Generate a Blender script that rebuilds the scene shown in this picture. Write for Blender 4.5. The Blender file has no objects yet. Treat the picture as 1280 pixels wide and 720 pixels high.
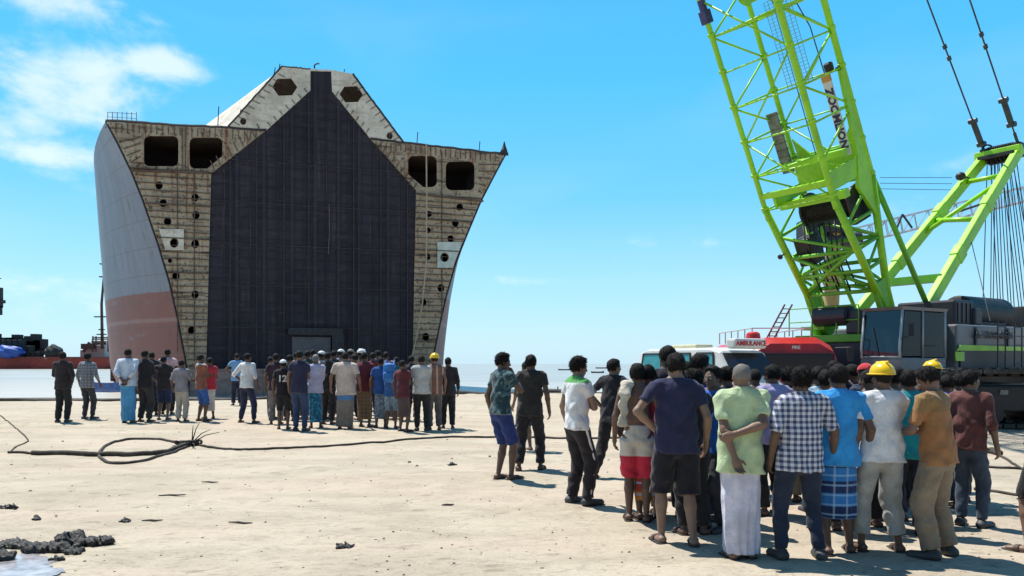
import bpy, math, random
import numpy as np
from mathutils import Vector, Matrix, Quaternion
R = math.radians
random.seed(7); rng = np.random.default_rng(11)
sc = bpy.context.scene
col = sc.collection

# ------------------------------------------------------------------ camera
EYE = 1.6
cam = bpy.data.cameras.new('camera'); cam.lens = 28.125; cam.sensor_width = 36
cam.shift_y = (454 - 360) / 1280; cam.clip_end = 30000; cam.clip_start = 0.05
co = bpy.data.objects.new('camera', cam); col.objects.link(co)
co.location = (0, 0, EYE); co.rotation_euler = (R(90), 0, 0); sc.camera = co

# ------------------------------------------------------------------ light and sky
SUN = Vector((-.62, .55, 1.75)).normalized()
sl = bpy.data.lights.new('sun', 'SUN'); sl.energy = 4.8; sl.angle = R(.55); sl.color = (1, .95, .87)
so = bpy.data.objects.new('sun', sl); col.objects.link(so)
so.rotation_euler = SUN.to_track_quat('Z', 'Y').to_euler(); so.location = (-20, 10, 60)
sc.view_settings.view_transform = 'Standard'; sc.view_settings.look = 'None'
sc.view_settings.gamma = 1; sc.view_settings.exposure = .47; sc.view_settings.use_curve_mapping = False
sc.cycles.max_bounces = 6; sc.cycles.diffuse_bounces = 3; sc.cycles.glossy_bounces = 3
sc.cycles.transparent_max_bounces = 8; sc.cycles.caustics_reflective = False; sc.cycles.caustics_refractive = False

class NT:
    """tiny node helper"""
    def __init__(s, tree): s.t = tree; s.n = tree.nodes; s.l = tree.links
    def node(s, typ, **kw):
        n = s.n.new(typ)
        for k, v in kw.items():
            if k == 'ins':
                for a, b in v.items(): s.put(n.inputs[a], b)
            else: setattr(n, k, v)
        return n
    def put(s, sock, v):
        if isinstance(v, bpy.types.NodeSocket): s.l.new(v, sock)
        elif v is not None:
            if sock.type == 'RGBA' and len(v) == 3: v = (*v, 1)
            sock.default_value = v
    def m(s, op, a, b=None, c=None, clamp=False):
        n = s.n.new('ShaderNodeMath'); n.operation = op; n.use_clamp = clamp
        s.put(n.inputs[0], a)
        if b is not None: s.put(n.inputs[1], b)
        if c is not None: s.put(n.inputs[2], c)
        return n.outputs[0]
    def mix(s, f, a, b, mode='MIX'):
        n = s.n.new('ShaderNodeMix'); n.data_type = 'RGBA'; n.blend_type = mode
        s.put(n.inputs[0], f); s.put(n.inputs[6], a); s.put(n.inputs[7], b)
        return n.outputs[2]
    def noise(s, vec, scale, detail=4, rough=.55, dist=0):
        n = s.n.new('ShaderNodeTexNoise'); s.put(n.inputs['Vector'], vec)
        n.inputs['Scale'].default_value = scale; n.inputs['Detail'].default_value = detail
        n.inputs['Roughness'].default_value = rough; n.inputs['Distortion'].default_value = dist
        return n.outputs['Fac']
    def ramp(s, f, *stops):
        n = s.n.new('ShaderNodeValToRGB'); s.put(n.inputs[0], f); cr = n.color_ramp
        while len(cr.elements) < len(stops): cr.elements.new(.5)
        for e, (p, c) in zip(cr.elements, stops):
            e.position = p; e.color = (*c, 1) if hasattr(c, '__len__') else (c, c, c, 1)
        return n.outputs[0]
    def step(s, v, a, b):
        n = s.n.new('ShaderNodeMapRange'); s.put(n.inputs[0], v); n.interpolation_type = 'SMOOTHSTEP'
        n.inputs[1].default_value = a; n.inputs[2].default_value = b
        return n.outputs[0]
    def xyz(s, vec):
        n = s.n.new('ShaderNodeSeparateXYZ'); s.put(n.inputs[0], vec); return n.outputs
    def comb(s, x, y, z):
        n = s.n.new('ShaderNodeCombineXYZ')
        for i, v in enumerate((x, y, z)): s.put(n.inputs[i], v)
        return n.outputs[0]
    def scalev(s, vec, sx, sy, sz):
        n = s.n.new('ShaderNodeVectorMath'); n.operation = 'MULTIPLY'
        s.put(n.inputs[0], vec); n.inputs[1].default_value = (sx, sy, sz); return n.outputs[0]

w = bpy.data.worlds.new('World'); sc.world = w; w.use_nodes = True
N = NT(w.node_tree); w.node_tree.nodes.clear()
sky = N.node('ShaderNodeTexSky', sky_type='NISHITA', sun_disc=False)
sky.sun_elevation = math.asin(SUN.z); sky.sun_rotation = math.atan2(SUN.x, SUN.y)
sky.altitude = 0; sky.air_density = 1.0; sky.dust_density = .6; sky.ozone_density = 2.0
tc = N.node('ShaderNodeTexCoord').outputs['Generated']
X_, Y_, Z_ = N.xyz(tc)
az = N.m('ARCTAN2', X_, Y_); el = N.m('ARCSINE', Z_)
hsv = N.node('ShaderNodeHueSaturation'); N.put(hsv.inputs['Color'], sky.outputs[0])
hsv.inputs['Saturation'].default_value = 1.25; hsv.inputs['Value'].default_value = 1.0; hsv.inputs['Hue'].default_value = .485
base = N.mix(1, hsv.outputs[0], (.98, 1.27, 1.22), 'MULTIPLY')
def ang(px, py):
    x = (px - 640) / 1000; z = (454 - py) / 1000; d = math.sqrt(1 + x * x)
    return math.atan(x), math.atan(z / d)
cv = N.comb(N.m('MULTIPLY', az, 3.0), N.m('MULTIPLY', el, 9.0), 3.3)
n1 = N.noise(N.comb(N.m('MULTIPLY', az, 4.2), N.m('MULTIPLY', el, 7.5), 7.3), 2.6, 9, .62, .25); n2 = N.noise(cv, .9, 3, .5, .3)
total = None
for (px, py, rx, ry, I) in [(95, 108, 75, 45, 1.0), (192, 84, 44, 18, 1.0), (60, 192, 170, 15, .95), (20, 150, 60, 26, .7), (0, 160, 25, 30, .8),
                            (60, 0, 90, 26, .8), (40, 50, 70, 30, .55), (0, 75, 60, 30, .4), (0, 214, 40, 9, .6),
                            (860, 305, 170, 11, .35), (655, 350, 40, 7, .5), (760, 325, 110, 8, .3), (-300, 120, 300, 60, .8),
                            (60, 365, 260, 26, .5), (1500, 200, 250, 40, .5)]:
    a0, e0 = ang(px, py); ra = rx / 1000; re = ry / 1000
    da = N.m('DIVIDE', N.m('SUBTRACT', az, a0), ra); de = N.m('DIVIDE', N.m('SUBTRACT', el, e0), re)
    g = N.m('EXPONENT', N.m('MULTIPLY', N.m('ADD', N.m('MULTIPLY', da, da), N.m('MULTIPLY', de, de)), -.8))
    g = N.m('MULTIPLY', g, I); total = g if total is None else N.m('MAXIMUM', total, g)
cl = N.m('ADD', total, N.m('MULTIPLY', N.m('SUBTRACT', n1, .5), 2.3))
cl = N.m('MULTIPLY', N.step(cl, .20, 1.15), N.step(total, .02, .3))
thin = N.m('MULTIPLY', N.step(n2, .45, .8), .10)
cl = N.m('MAXIMUM', cl, thin, clamp=True)
def grad(ch):      # clear tropical sky, pale low over the sea
    r_ = None
    pts = [(-.05, (5.0, 6.8, 8.3)), (.02, (4.6, 6.7, 8.3)), (.10, (3.3, 6.3, 8.5)), (.20, (1.5, 5.3, 8.7)), (.34, (.75, 4.7, 8.6)), (.50, (.6, 4.0, 7.9)), (.85, (.45, 1.6, 3.9)), (1.57, (.35, 1.2, 3.2))]  # stops above the view darkened to hold down shadow fill
    v = pts[0][1]
    for (e0, c0_), (e1, c1_) in zip(pts, pts[1:]):
        v = N.mix(N.m('MULTIPLY_ADD', el, 1 / (e1 - e0), -e0 / (e1 - e0), clamp=True), v, c1_)
    return v
c1 = N.mix(.8, base, grad(0))
away = N.step(N.m('MULTIPLY', Y_, -1), -.15, .45)          # sky behind the camera dimmed to cut its fill light in the shadows
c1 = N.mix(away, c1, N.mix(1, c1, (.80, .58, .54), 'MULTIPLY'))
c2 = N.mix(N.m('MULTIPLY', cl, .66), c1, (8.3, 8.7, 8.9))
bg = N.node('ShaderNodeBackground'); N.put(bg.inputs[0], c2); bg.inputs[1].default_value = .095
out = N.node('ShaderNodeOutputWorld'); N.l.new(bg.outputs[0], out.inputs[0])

# ------------------------------------------------------------------ materials
def mat(name, c, rough=.8, metal=0, var=.12, vscale=3, bump=0, bscale=20, spec=None, hook=None, emit=None):
    m = bpy.data.materials.new(name); m.use_nodes = True; n = NT(m.node_tree)
    b = m.node_tree.nodes['Principled BSDF']
    tc = n.node('ShaderNodeTexCoord').outputs['Object']
    colr = c
    if hook: colr = hook(n, tc, b)
    elif var:
        f = n.noise(tc, vscale, 5, .6)
        colr = n.mix(n.step(f, .3, .7), tuple(x * (1 - var) for x in c), tuple(min(1, x * (1 + var)) for x in c))
    n.put(b.inputs['Base Color'], colr)
    b.inputs['Roughness'].default_value = rough; b.inputs['Metallic'].default_value = metal
    if spec is not None: b.inputs['Specular IOR Level'].default_value = spec
    if bump:
        bn = n.node('ShaderNodeBump'); bn.inputs['Strength'].default_value = bump; bn.inputs['Distance'].default_value = .02
        n.put(bn.inputs['Height'], n.noise(tc, bscale, 6, .65)); n.l.new(bn.outputs[0], b.inputs['Normal'])
    return m

# ------------------------------------------------------------------ object helpers
def tag(o, label=None, cat=None, group=None, kind=None):
    if label: o['label'] = label
    if cat: o['category'] = cat
    if group: o['group'] = group
    if kind: o['kind'] = kind
    return o
def empty(name, loc, label, cat, group=None, rz=0):
    o = bpy.data.objects.new(name, None); o.location = loc; o.rotation_euler = (0, 0, rz); o.empty_display_size = .2
    col.objects.link(o); return tag(o, label, cat, group)
def link(name, v, f, m, parent=None, smooth=False, rel=True):
    """v in world coordinates; made relative to the root Empty (roots built this way are unrotated)"""
    me = bpy.data.meshes.new(name)
    v = np.asarray(v, float)
    o = bpy.data.objects.new(name, me); col.objects.link(o)
    if parent is not None:
        o.parent = parent
        if rel:
            r = parent; off = np.zeros(3)
            while r is not None: off += np.array(r.location); r = r.parent
            v = v - off
    elif rel and len(v):
        off = np.array([(v[:, 0].min() + v[:, 0].max()) / 2, (v[:, 1].min() + v[:, 1].max()) / 2, v[:, 2].min()])
        o.location = off; v = v - off
    me.from_pydata(v.tolist(), [], f if isinstance(f, list) else f.tolist())
    for mm in (m if isinstance(m, (list, tuple)) else [m]): me.materials.append(mm)
    if smooth: me.shade_smooth()
    me.validate(); me.update()
    return o

class MB:
    def __init__(s): s.v = []; s.f = []; s.mi = []
    def add(s, v, f, mi=0):
        k = len(s.v); s.v += [tuple(p) for p in v]; s.f += [tuple(i + k for i in q) for q in f]; s.mi += [mi] * len(f); return s
    def hexa(s, p, mi=0):     # 8 points: bottom ring 0-3, top ring 4-7
        return s.add(p, [(3, 2, 1, 0), (4, 5, 6, 7), (0, 1, 5, 4), (1, 2, 6, 5), (2, 3, 7, 6), (3, 0, 4, 7)], mi)
    def box(s, c, d, ax=None, mi=0, bev=0):
        """box centre c, size d, axes (3 vectors)"""
        c = Vector(c); A = ax or (Vector((1, 0, 0)), Vector((0, 1, 0)), Vector((0, 0, 1)))
        X, Y, Z = (Vector(A[i]) * d[i] / 2 for i in range(3))
        if not bev:
            P = [c + X * a + Y * b + Z * e for e in (-1, 1) for a, b in ((-1, -1), (1, -1), (1, 1), (-1, 1))]
            return s.hexa(P, mi)
        import bmesh
        bm = bmesh.new(); bmesh.ops.create_cube(bm, size=1)
        for q in bm.verts: q.co = Vector((q.co.x * d[0], q.co.y * d[1], q.co.z * d[2]))
        bmesh.ops.bevel(bm, geom=bm.edges[:], offset=bev, segments=2, affect='EDGES', profile=.5)
        bm.verts.index_update()
        V = [c + Vector(A[0]) * q.co.x + Vector(A[1]) * q.co.y + Vector(A[2]) * q.co.z for q in bm.verts]
        s.add(V, [[q.index for q in fc.verts] for fc in bm.faces], mi); bm.free(); return s
    def tube(s, pts, r, n=8, mi=0, closed=False, caps=True):
        pts = [Vector(p) for p in pts]; m = len(pts); rs = r if hasattr(r, '__len__') else [r] * m
        rings = []; prev = None
        for i, p in enumerate(pts):
            if closed: d = pts[(i + 1) % m] - pts[i - 1]
            else: d = pts[min(i + 1, m - 1)] - pts[max(i - 1, 0)]
            d.normalize()
            if prev is None:
                a = Vector((0, 0, 1)) if abs(d.z) < .9 else Vector((1, 0, 0)); u = d.cross(a).normalized()
            else: u = (prev - d * prev.dot(d)).normalized()
            prev = u; q = d.cross(u)
            rings.append([p + (u * math.cos(2 * math.pi * k / n) + q * math.sin(2 * math.pi * k / n)) * rs[i] for k in range(n)])
        V = [p for rr in rings for p in rr]; F = []
        for i in range(m if closed else m - 1):
            a = i * n; b = ((i + 1) % m) * n
            for k in range(n): F.append((a + k, a + (k + 1) % n, b + (k + 1) % n, b + k))
        if caps and not closed: F += [tuple(range(n))[::-1], tuple(range((m - 1) * n, m * n))]
        return s.add(V, F, mi)
    def lathe(s, prof, c, axis=(0, 0, 1), n=24, mi=0):
        """prof list of (r, h)"""
        c = Vector(c); a = Vector(axis).normalized(); u = a.orthogonal().normalized(); q = a.cross(u); V = []; F = []
        for r, h in prof:
            V += [c + a * h + (u * math.cos(2 * math.pi * k / n) + q * math.sin(2 * math.pi * k / n)) * r for k in range(n)]
        for i in range(len(prof) - 1):
            for k in range(n): F.append((i * n + k, i * n + (k + 1) % n, (i + 1) * n + (k + 1) % n, (i + 1) * n + k))
        F += [tuple(range(n))[::-1], tuple(range((len(prof) - 1) * n, len(prof) * n))]
        return s.add(V, F, mi)
    def prism(s, poly, o, u, v, wv, mi=0):
        """polygon (a,b) in plane o+a*u+b*v, extruded by vector wv"""
        o, u, v, wv = Vector(o), Vector(u), Vector(v), Vector(wv); n = len(poly)
        A = [o + u * a + v * b for a, b in poly]; B = [p + wv for p in A]
        F = [tuple(range(n)), tuple(range(2 * n - 1, n - 1, -1))] + [(i, n + i, n + (i + 1) % n, (i + 1) % n) for i in range(n)]
        return s.add(A + B, F, mi)
    def build(s, name, m, parent=None, smooth=False, auto=None):
        o = link(name, s.v, s.f, m, parent, smooth)
        if isinstance(m, (list, tuple)) and len(m) > 1: o.data.polygons.foreach_set('material_index', s.mi)
        if auto: o.data.set_sharp_from_angle(angle=R(auto)) if smooth else None
        return o

def fill2d(outline, holes, thick):
    """filled 2-D outline with holes, extruded symmetrically: vertices (a,b,depth)"""
    cu = bpy.data.curves.new('tmp', 'CURVE'); cu.dimensions = '2D'; cu.fill_mode = 'BOTH'; cu.extrude = thick / 2
    for lp in [outline] + holes:
        sp = cu.splines.new('POLY'); sp.points.add(len(lp) - 1); sp.use_cyclic_u = True
        for q, (a, b) in zip(sp.points, lp): q.co = (a, b, 0, 1)
    o = bpy.data.objects.new('tmp', cu); col.objects.link(o)
    me = o.evaluated_get(bpy.context.evaluated_depsgraph_get()).to_mesh()
    V = [tuple(p.co) for p in me.vertices]; F = [tuple(p.vertices) for p in me.polygons]
    o.to_mesh_clear(); bpy.data.objects.remove(o); bpy.data.curves.remove(cu)
    return V, F
def text_mesh(s, size, ext=.01, align='CENTER', bold=0):
    cu = bpy.data.curves.new('tmp', 'FONT'); cu.body = s; cu.size = size; cu.extrude = ext; cu.offset = bold
    cu.align_x = align; cu.align_y = 'CENTER'; cu.resolution_u = 2
    o = bpy.data.objects.new('tmp', cu); col.objects.link(o)
    me = o.evaluated_get(bpy.context.evaluated_depsgraph_get()).to_mesh()
    V = [tuple(p.co) for p in me.vertices]; F = [tuple(p.vertices) for p in me.polygons]
    o.to_mesh_clear(); bpy.data.objects.remove(o); bpy.data.curves.remove(cu)
    return V, F
def place2d(VF, o, u, v, n):
    o, u, v, n = Vector(o), Vector(u), Vector(v), Vector(n)
    return [o + u * a + v * b + n * c for a, b, c in VF[0]], VF[1]

# ------------------------------------------------------------------ terrain
def sm(t): t = np.clip(t, 0, 1); return t * t * (3 - 2 * t)
WATER = -1.6
def crest(x):
    return 28 + 7.5 * sm((np.asarray(x, float) + 13) / 14) + 60 * sm((np.asarray(x, float) - 8.5) / 12)
def g0(x, y):
    x = np.asarray(x, float); y = np.asarray(y, float)
    rise = .27 * sm((y - 5) / 18)
    c = crest(x)
    return rise * (1 - sm((y - c) / 2.5)) + (-2.1) * sm((y - c) / 3.2)
def vnoise(x, y, seed=0):
    def h(i, j): 
        q = np.sin(i * 127.1 + j * 311.7 + seed * 74.7) * 43758.5453; return q - np.floor(q)
    i = np.floor(x); j = np.floor(y); u = x - i; v = y - j; u = u * u * (3 - 2 * u); v = v * v * (3 - 2 * v)
    return (h(i, j) * (1 - u) + h(i + 1, j) * u) * (1 - v) + (h(i, j + 1) * (1 - u) + h(i + 1, j + 1) * u) * v
def relief(x, y):
    r = .020 * (vnoise(x * .7, y * .7, 1) - .5) + .022 * (vnoise(x * 2.1, y * 2.1, 2) - .5) + .014 * (vnoise(x * 6, y * 6, 3) - .5) + .008 * (vnoise(x * 14, y * 14, 4) - .5)
    return r
def gz(x, y): return float(g0(x, y) + relief(np.float64(x), np.float64(y)))
def hit(px, py):
    """where the sight line through a photo pixel meets the beach (used to survey positions)"""
    k = (454 - py) / 1000; kx = (px - 640) / 1000; y = 3.0
    while y < 60:
        if EYE + k * y <= float(g0(kx * y, y)): break
        y += .02
    return kx * y, y
def lerp_axis(segs):
    a = []
    for s, e, d in segs: a += list(np.arange(s, e, d))
    return np.array(a + [segs[-1][1]])
xs = lerp_axis([(-3000, -300, 300), (-300, -60, 20), (-60, -22, 1), (-22, -9, .25), (-9, 9, .09), (9, 26, .3), (26, 60, 2), (60, 300, 20), (300, 3000, 300)])
ys = lerp_axis([(-300, -20, 20), (-20, 2, 1), (2, 10, .07), (10, 22, .14), (22, 42, .25), (42, 80, 1.5), (80, 400, 20), (400, 3200, 700)])
GX, GY = np.meshgrid(xs, ys, indexing='ij'); fade = ((np.abs(GX) < 26) & (GY < 60) & (GY > 1))
GZ = g0(GX, GY) + relief(GX, GY) * fade
V = np.stack([GX, GY, GZ], -1).reshape(-1, 3); nx, ny = len(xs), len(ys)
idx = np.arange(nx * ny).reshape(nx, ny)
F = np.stack([idx[:-1, :-1], idx[1:, :-1], idx[1:, 1:], idx[:-1, 1:]], -1).reshape(-1, 4)
def sandhook(n, tc, b):
    tc = n.node('ShaderNodeNewGeometry').outputs['Position']
    x, y, z = n.xyz(tc)
    st = n.scalev(tc, .55, 1.5, 1)
    big = n.noise(st, .9, 6, .62, .4); mid = n.noise(n.scalev(tc, .8, 1.3, 1), 1.9, 9, .74, .7); fine = n.noise(tc, 34, 5, .7)
    c = n.mix(n.step(big, .38, .62), (.385, .33, .25), (.475, .415, .32))
    c = n.mix(n.m('MULTIPLY', n.step(n.noise(st, .45, 4), .46, .62), .35), c, (.46, .34, .275))        # pinkish dry patches
    c = n.mix(n.m('MULTIPLY', n.step(mid, .50, .64), .34), c, (.22, .18, .13))          # damp oily blotches
    sp = n.noise(n.scalev(tc, 1, 1.8, 1), 9, 6, .75, .3)
    near = n.m('SUBTRACT', 1, n.step(y, 5, 12))
    c = n.mix(n.m('MULTIPLY', n.step(sp, .54, .62), n.m('MULTIPLY_ADD', near, .3, .12)), c, (.17, .135, .10))
    sp2 = n.noise(n.scalev(tc, 1, 1.7, 1), 3.2, 9, .8, .9)
    c = n.mix(n.m('MULTIPLY', n.m('MULTIPLY', n.step(sp2, .53, .62), near), .5), c, (.19, .155, .115))
    c = n.mix(n.m('MULTIPLY', n.step(fine, .35, .75), .35), c, (.55, .49, .40))
    # trodden footprints: elongated cells, only some of them pressed in
    vo = n.node('ShaderNodeTexVoronoi'); n.put(vo.inputs['Vector'], n.mix(.06, n.scalev(tc, 1.6, 2.6, 0), n.node('ShaderNodeTexNoise').outputs['Color'])); vo.inputs['Scale'].default_value = 1.5
    fp = n.m('MULTIPLY', n.m('SUBTRACT', 1, n.step(vo.outputs['Distance'], .10, .24)), n.step(n.xyz(vo.outputs['Color'])[0], .5, .55))
    c = n.mix(n.m('MULTIPLY', fp, .45), c, (.24, .20, .15))
    # wheel tracks by the crane
    tr = n.m('SINE', n.m('ADD', n.m('MULTIPLY', y, 5.2), n.m('MULTIPLY', n.noise(tc, .5), 6)))
    c = n.mix(n.m('MULTIPLY', n.m('MULTIPLY', n.step(tr, .2, .9), n.step(x, 3.5, 5.5)), n.m('MULTIPLY', n.step(mid, .4, .6), .45)), c, (.24, .215, .18))
    wet = n.step(z, -.02, -.35)
    wet = n.m('SUBTRACT', 1, n.step(z, -.45, .02))
    c = n.mix(wet, c, (.19, .165, .13))
    h = n.m('ADD', n.m('MULTIPLY', n.noise(tc, 7, 8, .72), .6), n.m('MULTIPLY', fine, .25))
    h = n.m('ADD', h, n.m('MULTIPLY', n.noise(tc, 110, 3), .08))
    h = n.m('ADD', h, n.m('MULTIPLY', n.m('SUBTRACT', 1, n.step(n.noise(n.scalev(tc, 1, 1.3, 1), 3.1, 3, .5, .6), .30, .40)), -.5))
    h = n.m('ADD', h, n.m('MULTIPLY', fp, -.55))
    bn = n.node('ShaderNodeBump'); bn.inputs['Strength'].default_value = .7; bn.inputs['Distance'].default_value = .045
    n.put(bn.inputs['Height'], h); n.l.new(bn.outputs[0], b.inputs['Normal'])
    return c
M_sand = mat('sand', (.5, .45, .37), .95, hook=sandhook, spec=.2)
tag(link('sand_ground', V, F, M_sand, smooth=True), kind='structure')

def waterhook(n, tc, b):
    tc = n.node('ShaderNodeNewGeometry').outputs['Position']; x, y, z = n.xyz(tc)
    a = n.noise(n.scalev(tc, .03, .12, 1), 1, 5, .6)
    c = n.mix(n.step(a, .3, .7), (.30, .29, .26), (.40, .385, .34))
    sh = n.m('SUBTRACT', 1, n.step(y, 60, 170))
    c = n.mix(n.m('MULTIPLY', sh, .8), c, (.50, .47, .42))
    bn = n.node('ShaderNodeBump'); bn.inputs['Strength'].default_value = .5; bn.inputs['Distance'].default_value = .12
    n.put(bn.inputs['Height'], n.noise(n.scalev(tc, .6, 1.5, 1), 1.1, 5, .6)); n.l.new(bn.outputs[0], b.inputs['Normal'])
    return c
M_water = mat('muddy_sea', (.2, .2, .2), .34, hook=waterhook, spec=.6)
tag(link('sea_water', [(-3900, 20, WATER), (3900, 20, WATER), (3900, 4200, WATER), (-3900, 4200, WATER)], [(0, 1, 2, 3)], M_water), kind='structure')



# ================================================================== THE SHIP
TH = math.atan(.0766 / .2289)
SU = Vector((math.cos(TH), math.sin(TH), 0)); C0 = Vector((-38.66, 76.55, 0))
SN = Vector((math.sin(TH), -math.cos(TH), 0))            # faces the viewer
SA = Vector((-.45, .893, 0)).normalized()                # ship's length, going aft
def uz(px, py):
    dx = (px - 640) / 1000; u = (dx * C0.y - C0.x) / (SU.x - dx * SU.y)
    y = C0.y + u * SU.y; return u, EYE + (454 - py) / 1000 * y
ZB = -1.9
def S(u, z, d=0, s=0): return C0 + SU * u + Vector((0, 0, z)) + SN * d + SA * s
Lcut = [uz(*p) for p in [(132, 152), (147, 180), (164, 215), (178, 250), (197, 305), (212, 355), (222, 400), (231, 448)]]
Rcut = [uz(*p) for p in [(632, 193), (616, 223), (601, 252), (586, 288), (571, 325), (558, 370), (549, 410), (543, 440)]]
Lcut.append((Lcut[-1][0] + .55, ZB)); Rcut.append((Rcut[-1][0] - .5, ZB))
def edge(cut, z):
    for (ua, za), (ub, zb) in zip(cut, cut[1:]):
        if zb <= z <= za: return ua + (ub - ua) * (za - z) / (za - zb)
    return cut[0][0] if z > cut[0][1] else cut[-1][0]
bk = [uz(*p) for p in [(388, 87), (414, 87), (415, 114), (463, 173), (520, 238), (518, 330), (516, 452)]]
bkL = [uz(*p) for p in [(258, 452), (261, 330), (264, 217), (332, 163), (387, 113)]]

def steelhook(basec, rust, streak, amt):
    def h(n, tc, b):
        p = n.node('ShaderNodeNewGeometry').outputs['Position']
        a = n.noise(p, .45, 6, .65); v = n.noise(n.scalev(p, 1.7, 1.7, .12), 1.0, 5, .7); f = n.noise(p, 3.2, 6, .7)
        c = n.mix(n.step(a, .35, .68), basec, tuple(x * .72 for x in basec))
        c = n.mix(n.m('MULTIPLY', n.step(v, .5, .72), amt), c, rust)
        c = n.mix(n.m('MULTIPLY', n.step(f, .52, .66), amt * .9), c, streak)
        hl = n.noise(n.scalev(p, .15, .15, 1.6), 1.3, 4, .7)
        return n.mix(n.m('MULTIPLY', n.step(hl, .52, .68), amt * .8), c, streak)
    return h
M_web = mat('rusty_primed_steel', (.5, .5, .45), .8, hook=steelhook((.46, .385, .28), (.24, .105, .05), (.075, .045, .03), 1.15), bump=.4, bscale=3)
M_trunk = mat('pale_primed_steel', (.6, .6, .55), .8, hook=steelhook((.74, .70, .60), (.36, .20, .11), (.30, .22, .17), .5), bump=.3, bscale=3)
M_stiff = mat('rusty_stiffener', (.2, .12, .08), .85, hook=steelhook((.15, .11, .085), (.11, .05, .03), (.035, .022, .018), .9))
M_patch = mat('fresh_primer', (.5, .58, .54), .7, var=.15, vscale=1)
M_dark = mat('dark_steel', (.03, .03, .035), .7, var=.3)
def bulkhook(n, tc, b):
    p = n.node('ShaderNodeNewGeometry').outputs['Position']
    a = n.noise(n.scalev(p, 1, 1, .5), .35, 6, .6); f = n.noise(n.scalev(p, .4, .4, 2.2), 1.2, 6, .7)
    c = n.mix(n.step(a, .3, .7), (.026, .023, .036), (.040, .036, .050))
    c = n.mix(n.m('MULTIPLY', n.step(f, .5, .72), .6), c, (.070, .066, .078))
    s = n.noise(n.scalev(p, 1.5, 1.5, .07), 1.5, 4, .6)
    return n.mix(n.m('MULTIPLY', n.step(s, .56, .72), .5), c, (.11, .095, .10))
M_bulk = mat('bitumen_black_bulkhead', (.04, .04, .06), .75, hook=bulkhook, bump=.3, bscale=2, spec=.3)
def hullhook(n, tc, b):
    p = n.node('ShaderNodeNewGeometry').outputs['Position']; x, y, z = n.xyz(p)
    zz = n.m('ADD', z, n.m('MULTIPLY', n.m('SUBTRACT', n.noise(p, .7, 4), .5), .35))
    grey = n.mix(n.noise(n.scalev(p, 1, 1, .15), .5, 5, .6), (.125, .145, .19), (.25, .285, .35))
    red = n.mix(n.noise(p, .5, 6, .7), (.17, .06, .05), (.25, .10, .085))
    band = n.m('SUBTRACT', 1, n.step(n.m('ABSOLUTE', n.m('SUBTRACT', zz, 5.9)), .10, .3))
    red = n.mix(n.m('MULTIPLY', band, .35), red, (.36, .27, .26))
    c = n.mix(n.step(zz, 8.60, 8.75), red, grey)
    al = n.m('ADD', n.m('MULTIPLY', x, SA.x), n.m('MULTIPLY', y, SA.y))
    sm1 = n.step(n.m('COSINE', n.m('MULTIPLY', z, 2 * math.pi / 2.6)), .988, .998); sm2 = n.step(n.m('COSINE', n.m('MULTIPLY', al, 2 * math.pi / 7.5)), .999, .9998)
    c = n.mix(n.m('MULTIPLY', n.m('MAXIMUM', sm1, sm2), .4), c, (.09, .08, .08))
    rr_ = n.m('MULTIPLY', n.step(n.noise(n.scalev(p, 2.2, 2.2, .16), 1, 6, .7), .57, .68), n.step(n.noise(p, .25, 3), .42, .6)); c = n.mix(n.m('MULTIPLY', rr_, .6), c, (.20, .10, .06))
    s = n.noise(n.scalev(p, 1.2, 1.2, .05), 1.3, 5, .65)
    c = n.mix(n.m('MULTIPLY', n.step(s, .55, .7), .55), c, (.08, .07, .08))
    return n.mix(n.m('MULTIPLY', n.step(n.noise(n.scalev(p, .3, .3, 1.5), .9, 4), .6, .75), .35), c, (.26, .27, .31))
M_hull = mat('weathered_hull_paint', (.3, .3, .35), .55, hook=hullhook, bump=.25, bscale=1.2)

ship = empty('cut_open_ship', S((Lcut[0][0] + Rcut[0][0]) / 2, ZB), 'huge beached ship hull cut across showing a dark bulkhead and rusty side frames', 'ship')
# hull plating, both sides + deck + bottom
svals = [0, 1.5, 3, 5, 7, 10, 14, 18, 26, 45, 75]
FW = 20.3; uc = (Lcut[0][0] + Rcut[0][0]) / 2
zs = np.linspace(1, 0, 26)
def side(cut, sgn):
    ztop = cut[0][1]; V = []; F = []; n = len(zs)
    for s in svals:
        f = 1 - (1 - min(s / 18, 1)) ** 2
        for t in zs:
            z = ZB + (ztop - ZB) * t; u = edge(cut, z); full = uc + sgn * FW
            if sgn < 0: full += -1.1 * t + .9 * (1 - t)
            wide = (full - u) * sgn
            bilge = 1.2 * max(0, 1 - (z - ZB) / 3.5) ** 2
            uu = u + sgn * max(0, wide - bilge) * f * (1 if sgn < 0 else .72)
            V.append(S(uu, z, 0, s))
    for i in range(len(svals) - 1):
        for j in range(n - 1):
            q = (i * n + j, i * n + j + 1, (i + 1) * n + j + 1, (i + 1) * n + j); F.append(q if sgn > 0 else q[::-1])
    return V, F
hp = MB()
for cut, sg in ((Lcut, -1), (Rcut, 1)):
    v, f = side(cut, sg); hp.add(v, f)
    # inner skin so that the shell has thickness and nothing shines through
    hp.add([Vector(q) - SU * sg * .25 - Vector((0, 0, .02)) for q in v], [t[::-1] for t in f])
hp.build('hull_plating', M_hull, ship, smooth=True)
dk = MB()
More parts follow.
